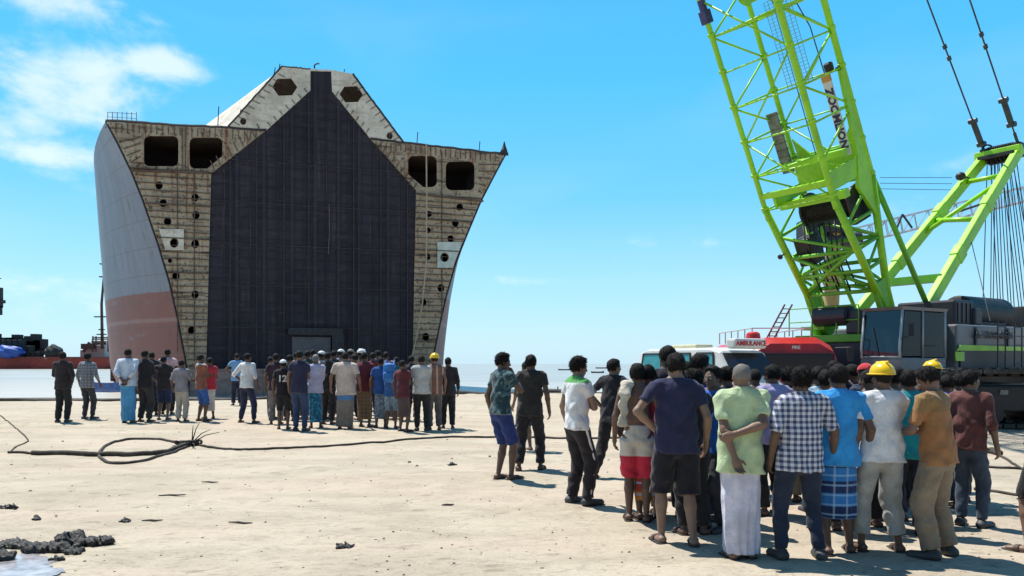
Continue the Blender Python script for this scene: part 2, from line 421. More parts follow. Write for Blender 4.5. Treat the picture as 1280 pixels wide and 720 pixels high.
for s0, s1 in zip([.7] + svals[1:], svals[1:]):
    f0 = 1 - (1 - min(s0 / 18, 1)) ** 2; f1 = 1 - (1 - min(s1 / 18, 1)) ** 2
    a = Lcut[0][0] + ((uc - FW) - Lcut[0][0]) * f0; b = Rcut[0][0] + ((uc + FW) - Rcut[0][0]) * f0 * .72
    c = Lcut[0][0] + ((uc - FW) - Lcut[0][0]) * f1; d = Rcut[0][0] + ((uc + FW) - Rcut[0][0]) * f1 * .72
    zl, zr = Lcut[0][1], Rcut[0][1]
    dk.hexa([S(a, zl - .35, 0, s0), S(b, zr - .35, 0, s0), S(d, zr - .35, 0, s1), S(c, zl - .35, 0, s1),
             S(a, zl, 0, s0), S(b, zr, 0, s0), S(d, zr, 0, s1), S(c, zl, 0, s1)])
dk.build('deck', M_stiff, ship)
back = MB(); back.prism([(uc - 19.6, ZB), (uc + 19.6, ZB), (uc + 19.6, 24), (uc - 19.6, 24)], S(0, 0, 0, 74.6), SU, (0, 0, 1), SA * .3)
back.build('aft_bulkhead', M_stiff, ship)

ib = MB()
for s_ in (10,):
    f = 1 - (1 - s_ / 18) ** 2; poly = []
    for t in np.linspace(1, 0, 12):
        z = ZB + (Lcut[0][1] - .1 - ZB) * t; e = edge(Lcut, z); poly.append((e + (uc - FW - e) * f * .9 + .1, z))
    for t in np.linspace(0, 1, 12):
        z = ZB + (Rcut[0][1] - .1 - ZB) * t; e = edge(Rcut, z); poly.append((e + (uc + FW - e) * f * .6 - .1, z))
    ib.prism(poly, S(0, 0, 0, s_), SU, (0, 0, 1), SA * .2)
ib.build('hold_shade_sheet', mat('hold_shade_dark', (.035, .03, .045), .85), ship)  # added sheet behind the holes: blocks the sky, dark colour stands for hold shade

def rrect(px0, py0, px1, py1, r=7, cutc=0):
    P = []
    cs = [(px1 - r, py0 + r, -90), (px1 - r, py1 - r, 0), (px0 + r, py1 - r, 90), (px0 + r, py0 + r, 180)]
    for k, (cx, cy, a0) in enumerate(cs):
        if cutc and k == cutc:
            q = 16
            if k == 1: P += [uz(px1, py1 - q), uz(px1 - q - 3, py1)]
            else: P += [uz(px0 + q + 3, py1), uz(px0, py1 - q)]
            continue
        for a in range(0, 91, 18): P.append(uz(cx + r * math.cos(R(a0 + a)), cy + r * math.sin(R(a0 + a))))
    return P
def disc(px, py, r): return [uz(px + r * math.cos(R(a)), py + r * 1.1 * math.sin(R(a))) for a in range(0, 360, 24)]
Lholes = [(199, 232, 4.6), (244, 247, 4.6), (204, 254, 4.6), (209.5, 277, 4.8), (245, 269, 4.6), (218, 304, 5.2), (244, 305, 5), (220, 345, 4.6), (244, 368, 4.6), (239.6, 413, 4.8), (212.5, 326, 2.6)]
Rholes = [(574.5, 259, 4.2), (536, 267.5, 3.6), (569, 279, 4.2), (535, 288, 3.4), (563, 298.5, 4), (555, 322, 5), (534.5, 321, 3.6), (551, 360, 4.4), (529, 378, 4), (532, 421, 4.4)]
dkL = [uz(132, 152), uz(333, 163.5)]; dkR = [uz(463, 174.5), uz(632, 193)]
def web(outl, holes, name, m, d=0.0, th=.16):
    V, F = fill2d(outl, holes, th)
    mb = MB(); mb.add([S(a, b, d + c) for a, b, c in V], F); return mb.build(name, m, ship)
gapL = .12
outL = list(Lcut) + [(bkL[0][0], ZB)] + bkL[:4] + [dkL[1], ]
outL = [(a + (.12 if i < len(Lcut) else 0), b - (.02 if i == 0 else 0)) for i, (a, b) in enumerate(outL)]
web(outL, [rrect(180, 170, 223, 208), rrect(237, 172, 278, 211, cutc=1)] + [disc(*h) for h in Lholes], 'web_frame', M_web)
outR = list(Rcut) + [(bk[-1][0], ZB)] + bk[:2:-1] + [dkR[0]]
outR = [(a - (.12 if i < len(Rcut) else 0), b) for i, (a, b) in enumerate(outR)]
web(outR, [rrect(510, 195, 546, 234, cutc=2), rrect(557, 202, 593, 238)] + [disc(*h) for h in Rholes], 'web_frame', M_web)
# trunk faces
def hexh(px, py, r): return [uz(px + r * 1.05 * math.cos(R(a)), py + r * .85 * math.sin(R(a))) for a in (0, 55, 120, 180, 235, 300)]
tkL = [uz(*p) for p in [(285, 159.5), (352, 84), (388, 87), (388, 113), (333, 163)]]
tkR = [uz(*p) for p in [(414, 88), (441, 93), (504, 178), (463, 173.5), (415, 114)]]
web(tkL, [hexh(356, 109, 15), disc(304, 152, 4)], 'trunk_end_plate', M_trunk)
web(tkR, [hexh(439, 118, 14), disc(487, 170, 4)], 'trunk_end_plate', M_trunk)
tk = MB()
prof = [uz(285, 159.5), uz(352, 83.4), uz(388, 86.4), uz(414, 87), uz(441, 92.4), uz(505, 178)]
def uzs(px, py, s_):      # the same survey on a frame s_ metres further aft
    o = C0 + SA * s_; dx = (px - 640) / 1000; u = (dx * o.y - o.x) / (SU.x - dx * SU.y); return u, EYE + (454 - py) / 1000 * (o.y + u * SU.y)
prof_b = [uzs(257, 156.5, 9), uzs(344.5, 91.5, 9), uzs(388, 92, 9), uzs(414, 93, 9), uzs(439, 98, 9), uzs(500, 180, 9)]
for ((a, za), (b, zb)), ((c_, zc), (d_, zd)) in zip(zip(prof, prof[1:]), zip(prof_b, prof_b[1:])):
    n = Vector((-(zb - za), 0, b - a)).normalized(); off = SU * n.x * -.2 + Vector((0, 0, -n.z * .2)); q = 75
    tk.hexa([S(a, za) + off, S(b, zb) + off, S(d_, zd, 0, 9) + off, S(c_, zc, 0, 9) + off, S(a, za), S(b, zb), S(d_, zd, 0, 9), S(c_, zc, 0, 9)])
    tk.hexa([S(c_, zc, 0, 9) + off, S(d_, zd, 0, 9) + off, S(d_, zd, 0, 70) + off, S(c_, zc, 0, 70) + off, S(c_, zc, 0, 9), S(d_, zd, 0, 9), S(d_, zd, 0, 70), S(c_, zc, 0, 70)])
for (a, za), (b, zb) in []:
    n = Vector((-(zb - za), 0, b - a)).normalized(); off = SU * n.x * -.2 + Vector((0, 0, -n.z * .2))
    tk.hexa([S(a, za) + off, S(b, zb) + off, S(b, zb, 0, 70) + off, S(a, za, 0, 70) + off, S(a, za), S(b, zb), S(b, zb, 0, 70), S(a, za, 0, 70)])
tk.build('trunk_deck', M_trunk, ship)
# bulkhead
bo = bkL + bk; bo = [(bkL[0][0], ZB)] + bo + [(bk[-1][0], ZB)]
bm_ = MB(); bm_.prism(bo, S(0, 0, -.1), SU, (0, 0, 1), SN * -.4)
def bspan(z):       # extent of the bulkhead at height z
    xsn = []
    for (a, za), (b, zb) in zip(bo, bo[1:] + bo[:1]):
        if (za - z) * (zb - z) < 0: xsn.append(a + (b - a) * (z - za) / (zb - za))
    return (min(xsn), max(xsn)) if len(xsn) >= 2 else None
def btop(u):
    zz = [za + (zb - za) * (u - a) / (b - a) for (a, za), (b, zb) in zip(bo, bo[1:]) if (a - u) * (b - u) < 0]
    return max(zz) if zz else 0
for px in (281, 296, 313, 330, 347, 365, 380, 394, 408, 423, 436, 449, 467, 485, 502):
    u, _ = uz(px, 330); zt = btop(u) - .2
    wd = .34 if px in (296, 330, 365, 394, 423, 449, 485) else .1
    bm_.box(S(u, (ZB + zt) / 2, -.09), (wd, .3, zt - ZB), (SU, SN, Vector((0, 0, 1))))
for z in np.arange(0.5, 30, 1.05):
    sp = bspan(z)
    if sp: bm_.box(S((sp[0] + sp[1]) / 2, z + random.uniform(-.15, .15), -.06), (sp[1] - sp[0] - .2, .12, random.uniform(.04, .10)), (SU, SN, Vector((0, 0, 1))))
bm_.build('centre_bulkhead', M_bulk, ship)
for px in (288, 321, 355, 386, 415, 442, 476, 509):
    u, _ = uz(px, 330); zt = btop(u) - .3; MB().box(S(u, (ZB + zt) / 2, -.07), (.13, .34, zt - ZB), (SU, SN, Vector((0, 0, 1)))).build('vertical_seam', M_dark, ship)
for z in (5.2, 9.4, 13.6, 17.8, 22.0):
    sp = bspan(z); MB().box(S((sp[0] + sp[1]) / 2, z, -.04), (sp[1] - sp[0] - .3, .22, .10), (SU, SN, Vector((0, 0, 1)))).build('horizontal_seam', M_dark, ship)
# door-like recess at the foot of the bulkhead
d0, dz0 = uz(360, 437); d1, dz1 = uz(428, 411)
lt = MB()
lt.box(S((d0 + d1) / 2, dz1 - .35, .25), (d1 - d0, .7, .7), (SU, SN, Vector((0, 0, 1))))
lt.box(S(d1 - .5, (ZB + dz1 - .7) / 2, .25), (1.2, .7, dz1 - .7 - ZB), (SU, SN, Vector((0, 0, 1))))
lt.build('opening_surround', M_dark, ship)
M_greyp = mat('grey_plate', (.09, .09, .105), .7, var=.25, vscale=.6)
u0, _ = uz(365, 430); u1, _ = uz(413, 430)
MB().box(S((u0 + u1) / 2, (ZB + dz1 - .9) / 2, .1), (u1 - u0, .3, dz1 - .9 - ZB), (SU, SN, Vector((0, 0, 1)))).build('blanking_plate', M_greyp, ship)
# horizontal shelves (cut stringers) and vertical flanges on the side frames
st = MB(); Zax = Vector((0, 0, 1))
def clipseg(cut, isL, z, lo_px=None):
    e = edge(cut, z); sp = bspan(z)
    if not sp: return None
    return (e + .15, sp[0] - .02) if isL else (sp[1] + .02, e - .15)
k = 0
for z in np.arange(.6, 20.5, .66):
    for cut, isL in ((Lcut, 1), (Rcut, 0)):
        if z > uz(215 if isL else 560, 214 if isL else 244)[1]: continue
        a, b = clipseg(cut, isL, z); big = k % 5 == 0
        sg2 = MB(); sg2.box(S((a + b) / 2, z + random.uniform(-.03, .03), .14 if big else .1), (b - a, .42 if big else .26, .10 if big else .055), (SU, SN, Zax)); sg2.build('stringer', M_stiff, ship)
    k += 1
for pts in [((164, 214), (262, 217)), ((522, 243), (603, 252))]:
    a = uz(*pts[0]); b = uz(*pts[1])
    p0, p1 = S(*a, .2), S(*b, .2); dd = (p1 - p0); st.box((p0 + p1) / 2, (dd.length, .5, .16), (dd.normalized(), SN, Zax))
for px, y0, y1 in ((222, 214, 440), (228, 160, 214), (552, 190, 400), (232, 160, 214), (243, 214, 452)):
    u, za = uz(px, y0); _, zb = uz(px, y1); st.box(S(u, (za + zb) / 2, .08), (.09, .24, za - zb), (SU, SN, Zax))
# short brackets under the deck and fanned stiffeners beside the big lightening holes
for i in range(26):
    px = 145 + i * 7.3; u, zt = uz(px, 153 + (px - 132) * .055)
    if px < 325: st.box(S(u, zt - .5, .06), (.07, .2, random.uniform(.7, 1.1)), (SU, SN, Zax))
    px = 470 + i * 6.2; u, zt = uz(px, 175.5 + (px - 463) * .105)
    if px < 622: st.box(S(u, zt - .5, .06), (.07, .2, random.uniform(.7, 1.1)), (SU, SN, Zax))
def seg(a, b, wd=.08, dp=.22):
    p0, p1 = S(*uz(*a), .08), S(*uz(*b), .08); dd = p1 - p0
    st.box((p0 + p1) / 2, (dd.length, dp, wd), (dd.normalized(), SN, dd.normalized().cross(SN)))
for i in range(5): seg((150 + i * 4.5, 178 + i * 8.5), (176, 172 + i * 8)); seg((598, 206 + i * 8), (624 - i * 5.5, 206 + i * 9))
for i in range(9):
    t = i / 8; cx, cy = 268 + t * 58, 212 - t * 46; seg((cx, cy), (cx - 5, cy - 11))
    cx, cy = 472 + t * 44, 186 + t * 52; seg((cx, cy), (cx + 5, cy - 9))
for i in range(10):
    t = i / 9; cx, cy = 292 + t * 56, 153 - t * 60; seg((cx, cy), (cx + 8, cy + 4), .05, .16)
    cx, cy = 446 + t * 52, 102 + t * 70; seg((cx, cy), (cx - 6, cy + 4), .05, .16)
for i in range(7):
    t = i / 6; cx, cy = 338 + t * 46, 158 - t * 42; seg((cx, cy), (cx - 4, cy - 5), .06, .2); cx, cy = 420 + t * 38, 120 + t * 46; seg((cx, cy), (cx + 3, cy - 5), .06, .2)
for q in (182, 196, 210, 222): seg((q, 209), (q, 214)); seg((q + 58, 212), (q + 58, 216))
tag(st.build('stiffeners', M_stiff, ship), kind='stuff')
# pale cleaned patches round two manholes
for (x0, y0, x1, y1), hl in (((199, 287, 230, 313), (218, 304, 5.6)), ((546, 303, 577, 335), (555, 322, 5.4))):
    V, F = fill2d([uz(x0, y0), uz(x1, y0), uz(x1 - (12 if x0 > 400 else 0), y1), uz(x0 + 8 * (x0 < 400), y1)], [disc(*hl)], .05)
    MB().add([S(a, b, .27 + c) for a, b, c in V], F).build('manhole_doubler', M_patch if x0 > 400 else M_trunk, ship)
# torn deck edge, cut edge beads
eb = MB()
eb.tube([S(a, b, .05) for a, b in Lcut], .08, 6).build('cut_edge', M_dark, ship); eb = MB(); eb.tube([S(a, b, .05) for a, b in Rcut], .08, 6).build('cut_edge', M_dark, ship)
def jag(a, b, n=26):
    a = uz(*a); b = uz(*b); return [S(a[0] + (b[0] - a[0]) * t, a[1] + (b[1] - a[1]) * t + random.uniform(-.04, .06), .05) for t in np.linspace(0, 1, n)]
for a, b, r_ in (((132, 151), (333, 163), .13), ((463, 174), (632, 193), .13), ((285, 159), (352, 83.5), .1), ((441, 93), (504, 178), .12), ((352, 83.5), (388, 86.5), .08)):
    MB().tube(jag(a, b), r_, 6).build('torn_plate_edge', M_dark, ship)
# double bottom ledge
db = MB(); a, zt = uz(236, 461); b, _ = uz(542, 461)
M_db = mat('rust_brown_bottom', (.28, .17, .14), .85, hook=steelhook((.40, .27, .23), (.24, .11, .07), (.12, .08, .07), .6))
db.box(S((a + b) / 2 + .2, (ZB + zt) / 2, 1.0), (b - a, 2.0, zt - ZB), (SU, SN, Zax), bev=0)
db.build('double_bottom', M_db, ship)
# rails, mooring fitting, aerials on deck
rl = MB()
for k in range(7):
    p = S(*uz(134 + k * 6, 151.5), -.3); rl.tube([p, p + Vector((0, 0, .95))], .03, 5)
for h in (.5, .95): rl.tube([S(*uz(134, 151.5), -.3) + Vector((0, 0, h)), S(*uz(170, 153.5), -.3) + Vector((0, 0, h))], .025, 5)
for px, py, hh in ((272, 158, 2.1), (522, 180, 1.4), (600, 189, 1.2), (349, 84, .5), (343, 90, .6), (430, 92, .6), (300, 140, .4)):
    p = S(*uz(px, py), -.4); MB().tube([p, p + Vector((.1, 0, hh))], .05, 5).build('aerial', M_dark, ship)
rl.build('handrail', M_dark, ship)
fl = MB(); p = S(*uz(630, 194), .1)
fl.lathe([(.34, 0), (.36, .5), (.2, .9), (.1, 1.3), (.05, 1.5)], p, n=10); fl.tube([p + Vector((-.5, 0, .1)), p + Vector((-.1, 0, .9))], .09, 6); fl.box(p + Vector((-.1, 0, .1)), (1.1, .5, .25))
fl.build('fairlead', M_dark, ship)
ln = MB(); p = S(*uz(393, 86), .1); ln.tube([p, p + Vector((0, 0, .35)), p + Vector((.25, 0, .5)), p + Vector((.5, 0, .5))], .08, 6); ln.build('lamp_bracket', M_dark, ship)
# hanging rope
M_rope = mat('pale_rope', (.42, .36, .26), .9)
rp = MB(); rp.tube([S(*uz(x, y), .75) for x, y in ((531, 182), (531.5, 250), (531, 330), (526, 380), (520, 415), (513, 448))], .085, 6)
tag(rp.build('hanging_rope', M_rope), 'long pale rope hanging down the right side frames of the cut ship', 'rope')
rp = MB(); rp.tube([S(*uz(x, y), .3) for x, y in ((411, 255), (411.5, 290), (410, 318))], .03, 5)
tag(rp.build('hanging_rope', mat('grey_line', (.16, .15, .15), .9)), 'thin short line hanging at mid height on the dark bulkhead', 'rope')

# ================================================================== LEFT BACKGROUND
def P(px, py, y): return Vector(((px - 640) / 1000 * y, y, EYE + (454 - py) / 1000 * y))
M_red = mat('red_hull_paint', (.27, .035, .03), .6, hook=steelhook((.33, .045, .035), (.22, .05, .04), (.12, .03, .03), .5))
M_cargo = mat('dark_cargo', (.025, .03, .032), .8, var=.4)
M_blue = mat('blue_tarpaulin', (.02, .09, .42), .55, var=.25, bump=.6, bscale=4)
Y = 440; Q = 3.38
bg_ = empty('moored_barge', P(40, 470, Y), 'long red hulled barge lying off the beach behind the cut ship', 'barge')
b = MB(); a0, a1 = P(-60, 461, Y), P(134, 461, Y)
prof2 = [(a0.x, WATER - .6), (a1.x - 2, WATER - .6), (a1.x + 1, P(0, 448.5, Y).z), (a0.x - 2, P(0, 448.5, Y).z)]
b.prism(prof2, (0, Y, 0), (1, 0, 0), (0, 0, 1), (0, 22, 0)).build('hull', M_red, bg_)
b = MB(); b.prism([(a0.x - 2, P(0, 448.4, Y).z), (a1.x + 1, P(0, 448.4, Y).z), (a1.x + 1, P(0, 446, Y).z), (a0.x - 2, P(0, 446, Y).z)], (0, Y - .2, 0), (1, 0, 0), (0, 0, 1), (0, .8, 0)).build('rubbing_strake', mat('rust_red_rail', (.2, .06, .05), .8), bg_)
cg = MB()
for r_ in range(3):
    for k in range(17 - r_ * 2):
        p = P(-62 + k * 7 + r_ * 3, 442 - r_ * 7.5, Y + 5)
        if p.x < P(56 - r_ * 3, 0, Y).x: cg.lathe([(.50 * Q, 0), (.58 * Q, .1 * Q), (.58 * Q, 1.2 * Q), (.5 * Q, 1.35 * Q)], p - Vector((0, 0, 1.0 * Q)), (0, 0, 1), 10)
for k in range(30): cg.box(P(-60 + k * 3.9, 440 - abs(math.sin(k * 1.7)) * 12, Y + 10), (1.1 * Q, 1.5 * Q, (2.2 + math.sin(k) * .8) * Q))
tag(cg.build('deck_cargo', M_cargo), 'dark heap of stacked drums and hoses on the red barge', 'cargo')
def lumpy(c, r, m, name, seed=0, amp=.2, n=14):
    mb = MB(); V = []; F = []
    for i in range(n + 1):
        th = math.pi * i / n
        for j in range(2 * n):
            ph = math.pi * j / n; d = Vector((math.sin(th) * math.cos(ph), math.sin(th) * math.sin(ph), math.cos(th)))
            q = 1 + amp * math.sin(3.1 * d.x + seed) * math.cos(4.3 * d.y + seed * 2) + amp * .6 * math.sin(9 * d.z + 7 * d.x + seed)
            V.append(Vector(c) + Vector((d.x * r[0] * q, d.y * r[1] * q, d.z * r[2] * q)))
    for i in range(n):
        for j in range(2 * n): F.append((i * 2 * n + j, (i + 1) * 2 * n + j, (i + 1) * 2 * n + (j + 1) % (2 * n), i * 2 * n + (j + 1) % (2 * n)))
    return mb.add(V, F).build(name, m, smooth=True)
tag(lumpy(P(12, 440, Y - .5), (2.4 * Q, 1.2 * Q, 1.0 * Q), M_blue, 'tarpaulin', 3), 'bright blue tarpaulin bundle on the red barge deck', 'tarpaulin')
tag(lumpy(P(67, 441, Y + 4), (1.3 * Q, 1.3 * Q, 1.25 * Q), M_cargo, 'covered_winch', 5, .12), 'dark rounded covered winch on the red barge', 'winch')
M_rustd = mat('brown_rusty_steel', (.10, .065, .05), .85, var=.4, vscale=1)
M_offw = mat('off_white_paint', (.55, .53, .5), .7, var=.15)
Y2 = 470; Q = 3.13
tg = empty('work_vessel', P(120, 465, Y2), 'rusty work vessel with a tall thin radio mast half hidden by the ship', 'vessel')
MB().prism([(P(88, 0, Y2).x, WATER - .5), (P(175, 0, Y2).x, WATER - .5), (P(178, 0, Y2).x, P(0, 446, Y2).z), (P(82, 0, Y2).x, P(0, 448, Y2).z)], (0, Y2, 0), (1, 0, 0), (0, 0, 1), (0, 18, 0)).build('hull', M_rustd, tg)
MB().box(P(124, 440, Y2 + 12), (4.2 * Q, 4 * Q, 2.6 * Q), bev=.3).box(P(128, 431, Y2 + 12), (2.8 * Q, 3 * Q, 1.6 * Q), bev=.3).box(P(110, 442, Y2 + 8), (2.0 * Q, 2 * Q, 1.4 * Q), bev=.3).build('deckhouse', M_offw, tg)
ww = MB()
for k in range(4): ww.box(P(119 + k * 4, 430, Y2 + 12 - 1.5 * Q - .1), (.42 * Q, .4, .55 * Q))
ww.build('window', M_dark, tg)
ms = MB(); ms.tube([P(128, 436, Y2 + 4), P(127, 380, Y2 + 4), P(131, 330, Y2 + 4), P(132, 321, Y2 + 4)], [.9, .75, .5, .25], 6)
for py, wd in ((418, 1.6), (396, 2.6), (424, 3.4), (412, .9), (346, .7), (330, .5)): ms.box(P(127, py, Y2 + 4), (wd * Q, .7 * Q, .2 * Q))
for px in (116, 120, 135): ms.tube([P(px, 440, Y2 + 2), P(px, 420, Y2 + 2)], .4, 5)
ms.tube([P(116, 422, Y2 + 2), P(135, 422, Y2 + 2)], .4, 5); ms.box(P(131, 337, Y2 + 4), (.5 * Q, .4 * Q, 1.2 * Q)); ms.box(P(110, 433, Y2 + 2), (2.2 * Q, 1 * Q, 1.0 * Q)); ms.tube([P(104, 440, Y2 + 2), P(112, 428, Y2 + 2)], .9, 6)
ms.build('mast', M_rustd, tg)
ms = empty('crane_mast', P(-10, 462, 400), 'dark ship crane mast poking into the left edge above the barge', 'mast')
MB().tube([P(-10, 462, 400), P(-9, 352, 400)], [1.4, .9], 8).box(P(-4, 372, 400), (4.6, 3, 10)).box(P(-1, 377, 400), (4.6, 3, 1.6)).tube([P(-9, 350, 400), P(1, 348, 400)], .3, 6).box(P(0, 388, 400), (1.4, 1.8, 4.6)).build('post', M_cargo, ms)
M_haze = mat('far_white_steel', (.6, .6, .6), .7)
def boat(name, p, L, wdt, h, c, label, group=None, cabin=None):
    e = empty(name, p, label, 'boat', group); mb = MB(); V = []; F = []
    secs = [(-.5, .35, .25), (-.4, .8, .05), (0, 1, 0), (.35, .75, .06), (.5, .06, .4)]
    for t, wq, lift in secs:
        for a, zq in ((-1, 1), (-.8, .35), (0, 0), (.8, .35), (1, 1), (.85, 1), (0, .45), (-.85, 1)):
            V.append(Vector(p) + Vector((t * L, a * wq * wdt / 2, h * (zq + lift * (1 if zq > .2 else .7)))))
    n = 8
    for i in range(len(secs) - 1):
        for j in range(n): F.append((i * n + j, (i + 1) * n + j, (i + 1) * n + (j + 1) % n, i * n + (j + 1) % n))
    F += [tuple(range(n)), tuple(range(4 * n, 5 * n))[::-1]]
    mb.add(V, F).build('hull', c, e)
    if cabin: MB().box(Vector(p) + Vector((-L * .2, 0, h + cabin / 2 - .1)), (L * .25, wdt * .6, cabin), bev=.05).build('cabin', M_offw, e)
    return e
M_fb = mat('hazed_boat', (.12, .13, .15), .8)  # distance haze mixed into the dark hull colour
M_bb = mat('blue_boat_paint', (.04, .10, .30), .6, var=.3)
boat('wooden_boat', P(138, 489, 62) + Vector((0, 0, -.1)), 3.4, 1.2, .75, M_bb, 'small blue and white boat at the water edge left of the ship')
boat('fishing_boat', P(706, 463, 360) - Vector((0, 0, 0.3)), 6, 1.8, .9, M_fb, 'small dark boat far out on the sea, left of the black striding man', 'boats far out on the sea')
boat('fishing_boat', P(747, 466, 260) - Vector((0, 0, .3)), 4.2, 1.6, .7, M_fb, 'low dark boat on the sea just left of the striding man in black', 'boats far out on the sea')
boat('fishing_boat', P(752, 460.5, 480) - Vector((0, 0, .3)), 7, 2, .9, M_fb, 'farthest faint boat near the horizon beside the striding man', 'boats far out on the sea')
0 and boat('fishing_boat', P(615, 459.5, 520) - Vector((0, 0, .3)), 5, 2, 1.0, M_cargo, 'tiny boat near the horizon beside the teal shirted man', 'boats far out on the sea')

# driftwood log and pipeline lying along the beach crest
M_wet = mat('wet_black_timber', (.05, .043, .036), .7, var=.4, bump=.4, bscale=10)
pts = []
for x in np.linspace(-26, 3.5, 60):
    y = float(crest(x)) + .35; pts.append((x, y, float(g0(x, y)) + .07 + .05 * math.sin(x * 1.3)))
tag(MB().tube(pts, [.12 + .05 * math.sin(i * .7) for i in range(60)], 8).build('dredging_pipe', M_wet, smooth=True), 'long dark pipe lying along the far edge of the sand', 'pipe')
# blue tarpaulins & dark timber piles at the edge right of the ship
def edgept(px, back=1.0):
    y = 20.0
    while y < 60 and y < float(crest((px - 640) / 1000 * y)) + back: y += .05
    return (px - 640) / 1000 * y, y
x, y = edgept(590, 2); tag(lumpy((x, y, -.22), (1.1, .5, .5), M_blue, 'tarpaulin', 1, .15), 'bright blue tarpaulin heap at the water edge right of the crowd', 'tarpaulin')
x, y = edgept(633, 2); tag(lumpy((x, y, -.34), (.8, .4, .36), mat('faded_blue_net', (.07, .3, .5), .8, var=.3), 'fishing_net', 2, .15), 'pale blue net heap between the two young men near the water', 'net')
for i, (px, hh) in enumerate([(603, .25), (612, .3), (640, .35), (655, .25), (676, .4), (684, .5), (690, .45), (697, 1.35), (703, .5), (710, .45), (742, .6), (748, .5), (755, .35), (779, .3), (735, .2)]):
    x, y = edgept(px, 1.6); z = float(g0(x, y))
    mb = MB(); mb.tube([(x, y, z - .3), (x + .01, y, z + .2 + hh)], [.11 if hh < 1 else .04, .09 if hh < 1 else .03], 8)
    names = 'dark timber pile at the water edge'
    tag(mb.build('mooring_pile', M_wet, smooth=True), ('tall thin stake standing between the dark man and the white polo man' if hh > 1 else 'short dark timber pile in the row at the water edge'), 'pile', 'timber piles along the water edge')
x0, y0 = edgept(560, .6); x1, y1 = edgept(800, .6)
tag(MB().box(((x0 + x1) / 2, (y0 + y1) / 2, .20), (math.hypot(x1 - x0, y1 - y0), .25, .2), (Vector((x1 - x0, y1 - y0, 0)).normalized(), Vector((-(y1 - y0), x1 - x0, 0)).normalized(), Zax), bev=.04).build('timber_baulk', M_wet), 'long dark timber lying on the sand edge behind the young men', 'timber')

# ================================================================== THE CRAWLER CRANE
CY = 0.565; CF = Vector((-math.cos(CY), -math.sin(CY), 0)); CT = Vector((math.sin(CY), -math.cos(CY), 0))
CP = Vector((9.887, 23, 2.682)); CE = 1.124
CU = CF * math.cos(CE) + Zax * math.sin(CE); CN = -CF * math.sin(CE) + Zax * math.cos(CE)
W2, H2 = 2.186 / 2, 1.816 / 2
def L(f, t, z): return Vector((CP.x, CP.y, 0)) + CF * f + CT * t + Zax * z
def B(a, t, n): return CP + CU * a + CT * t + CN * n          # along the boom
CAX = (CF, CT, Zax); BAX = (CU, CT, CN)
def paint(c, dirt=.35):
    def h(n, tc, b):
        p = n.node('ShaderNodeNewGeometry').outputs['Position']
        a = n.noise(p, 1.3, 5, .65); f = n.noise(p, 9, 5, .7)
        k = n.mix(n.step(a, .3, .75), c, tuple(x * .72 for x in c))
        return n.mix(n.m('MULTIPLY', n.step(f, .56, .7), dirt), k, (.07, .065, .04))
    return h
M_lime = mat('lime_green_paint', (.2, .55, .03), .38, hook=paint((.32, .72, .018), .3))
M_limed = mat('grimy_green_paint', (.12, .35, .03), .5, hook=paint((.17, .52, .03), .5))
M_cgrey = mat('crane_grey_paint', (.2, .2, .21), .5, hook=paint((.24, .24, .26), .3))
M_cdark = mat('crane_dark_paint', (.03, .03, .04), .5, hook=paint((.028, .03, .042), .4))
M_black = mat('black_grease_steel', (.015, .015, .018), .55, var=.4)
M_blue2 = mat('dark_blue_steel', (.03, .03, .12), .5, var=.3)
M_wire = mat('steel_wire', (.06, .065, .075), .5, .6, var=.3)
M_alu = mat('aluminium', (.45, .46, .47), .45, .3, var=.15)
def glasshook(n, tc, b):
    b.inputs['Alpha'].default_value = .8; return (.012, .02, .035)
M_glass = mat('tinted_glass', (.03, .05, .06), .06, hook=glasshook, spec=.8)
M_gdark = mat('dark_tinted_glass', (.03, .05, .06), .08, hook=glasshook, spec=.2)
M_dglass = mat('dark_window_glass', (.012, .016, .022), .06, var=0, spec=.3)
crane = empty('crawler_crane', (CP.x, CP.y, 0.2), 'giant lime green lattice boom crawler crane with grey and black body', 'crane')

# boom: four chords with lacing, butt section tapering to two feet
def rt(mb, a, b, r, n=6): mb.tube([a, b], r, n)
A0, A1 = 4.0, 46.0; bay = .98
cor = {1: (-W2, -H2), 2: (-W2, H2), 3: (W2, -H2), 4: (W2, H2)}
def node(c, a): t, n = cor[c]; return B(a, t, n)
for c in (1, 2, 3, 4):
    mb = MB(); rt(mb, node(c, A0 - .3), node(c, A1), .072 if c < 3 else .084, 10)
    a = A0
    while a < 16: mb.lathe([(.07, 0), (.108, .02), (.108, .10), (.07, .12)], node(c, a), CU, 10); a += bay
    mb.build('boom_chord', M_lime, crane, smooth=True).data.set_sharp_from_angle(angle=R(40))
lc = MB(); k = 0; a = A0
while a < A1 - bay:
    rr = .029 if a < 18 else .04
    for p, q in ((1, 2), (3, 4)):
        if not (p == 3 and a < A0 + 1.2): rt(lc, node(p, a), node(q, a), rr)
        rt(lc, node(p, a + (0 if k % 2 else bay)), node(q, a + (bay if k % 2 else 0)), rr)
    for p, q in ((1, 3), (2, 4)): rt(lc, node(p, a), node(q, a), .024)
    if k % 2 == 0:
        for p, q in ((1, 3), (2, 4)):
            rt(lc, node(p, a + (0 if k % 4 else 2 * bay)), node(q, a + (2 * bay if k % 4 else 0)), rr)
    if k % 4 == 1: rt(lc, node(1, a), node(4, a), .028)
    a += bay; k += 1
lc.build('boom_lacing', M_lime, crane, smooth=True)
FA, FB = B(0, -W2, 0), B(0, W2, 0)
for c, ft in ((1, FA), (2, FA), (3, FB), (4, FB)):
    mb = MB(); rt(mb, node(c, A0), ft + (node(c, A0) - ft) * .02, .10, 10); mb.build('boom_leg', M_lime, crane, smooth=True)
bl = MB()
def bt(c, s): ft = FA if c < 3 else FB; return ft + (node(c, A0) - ft) * s
ss = [.12, .28, .44, .60, .78, 1]
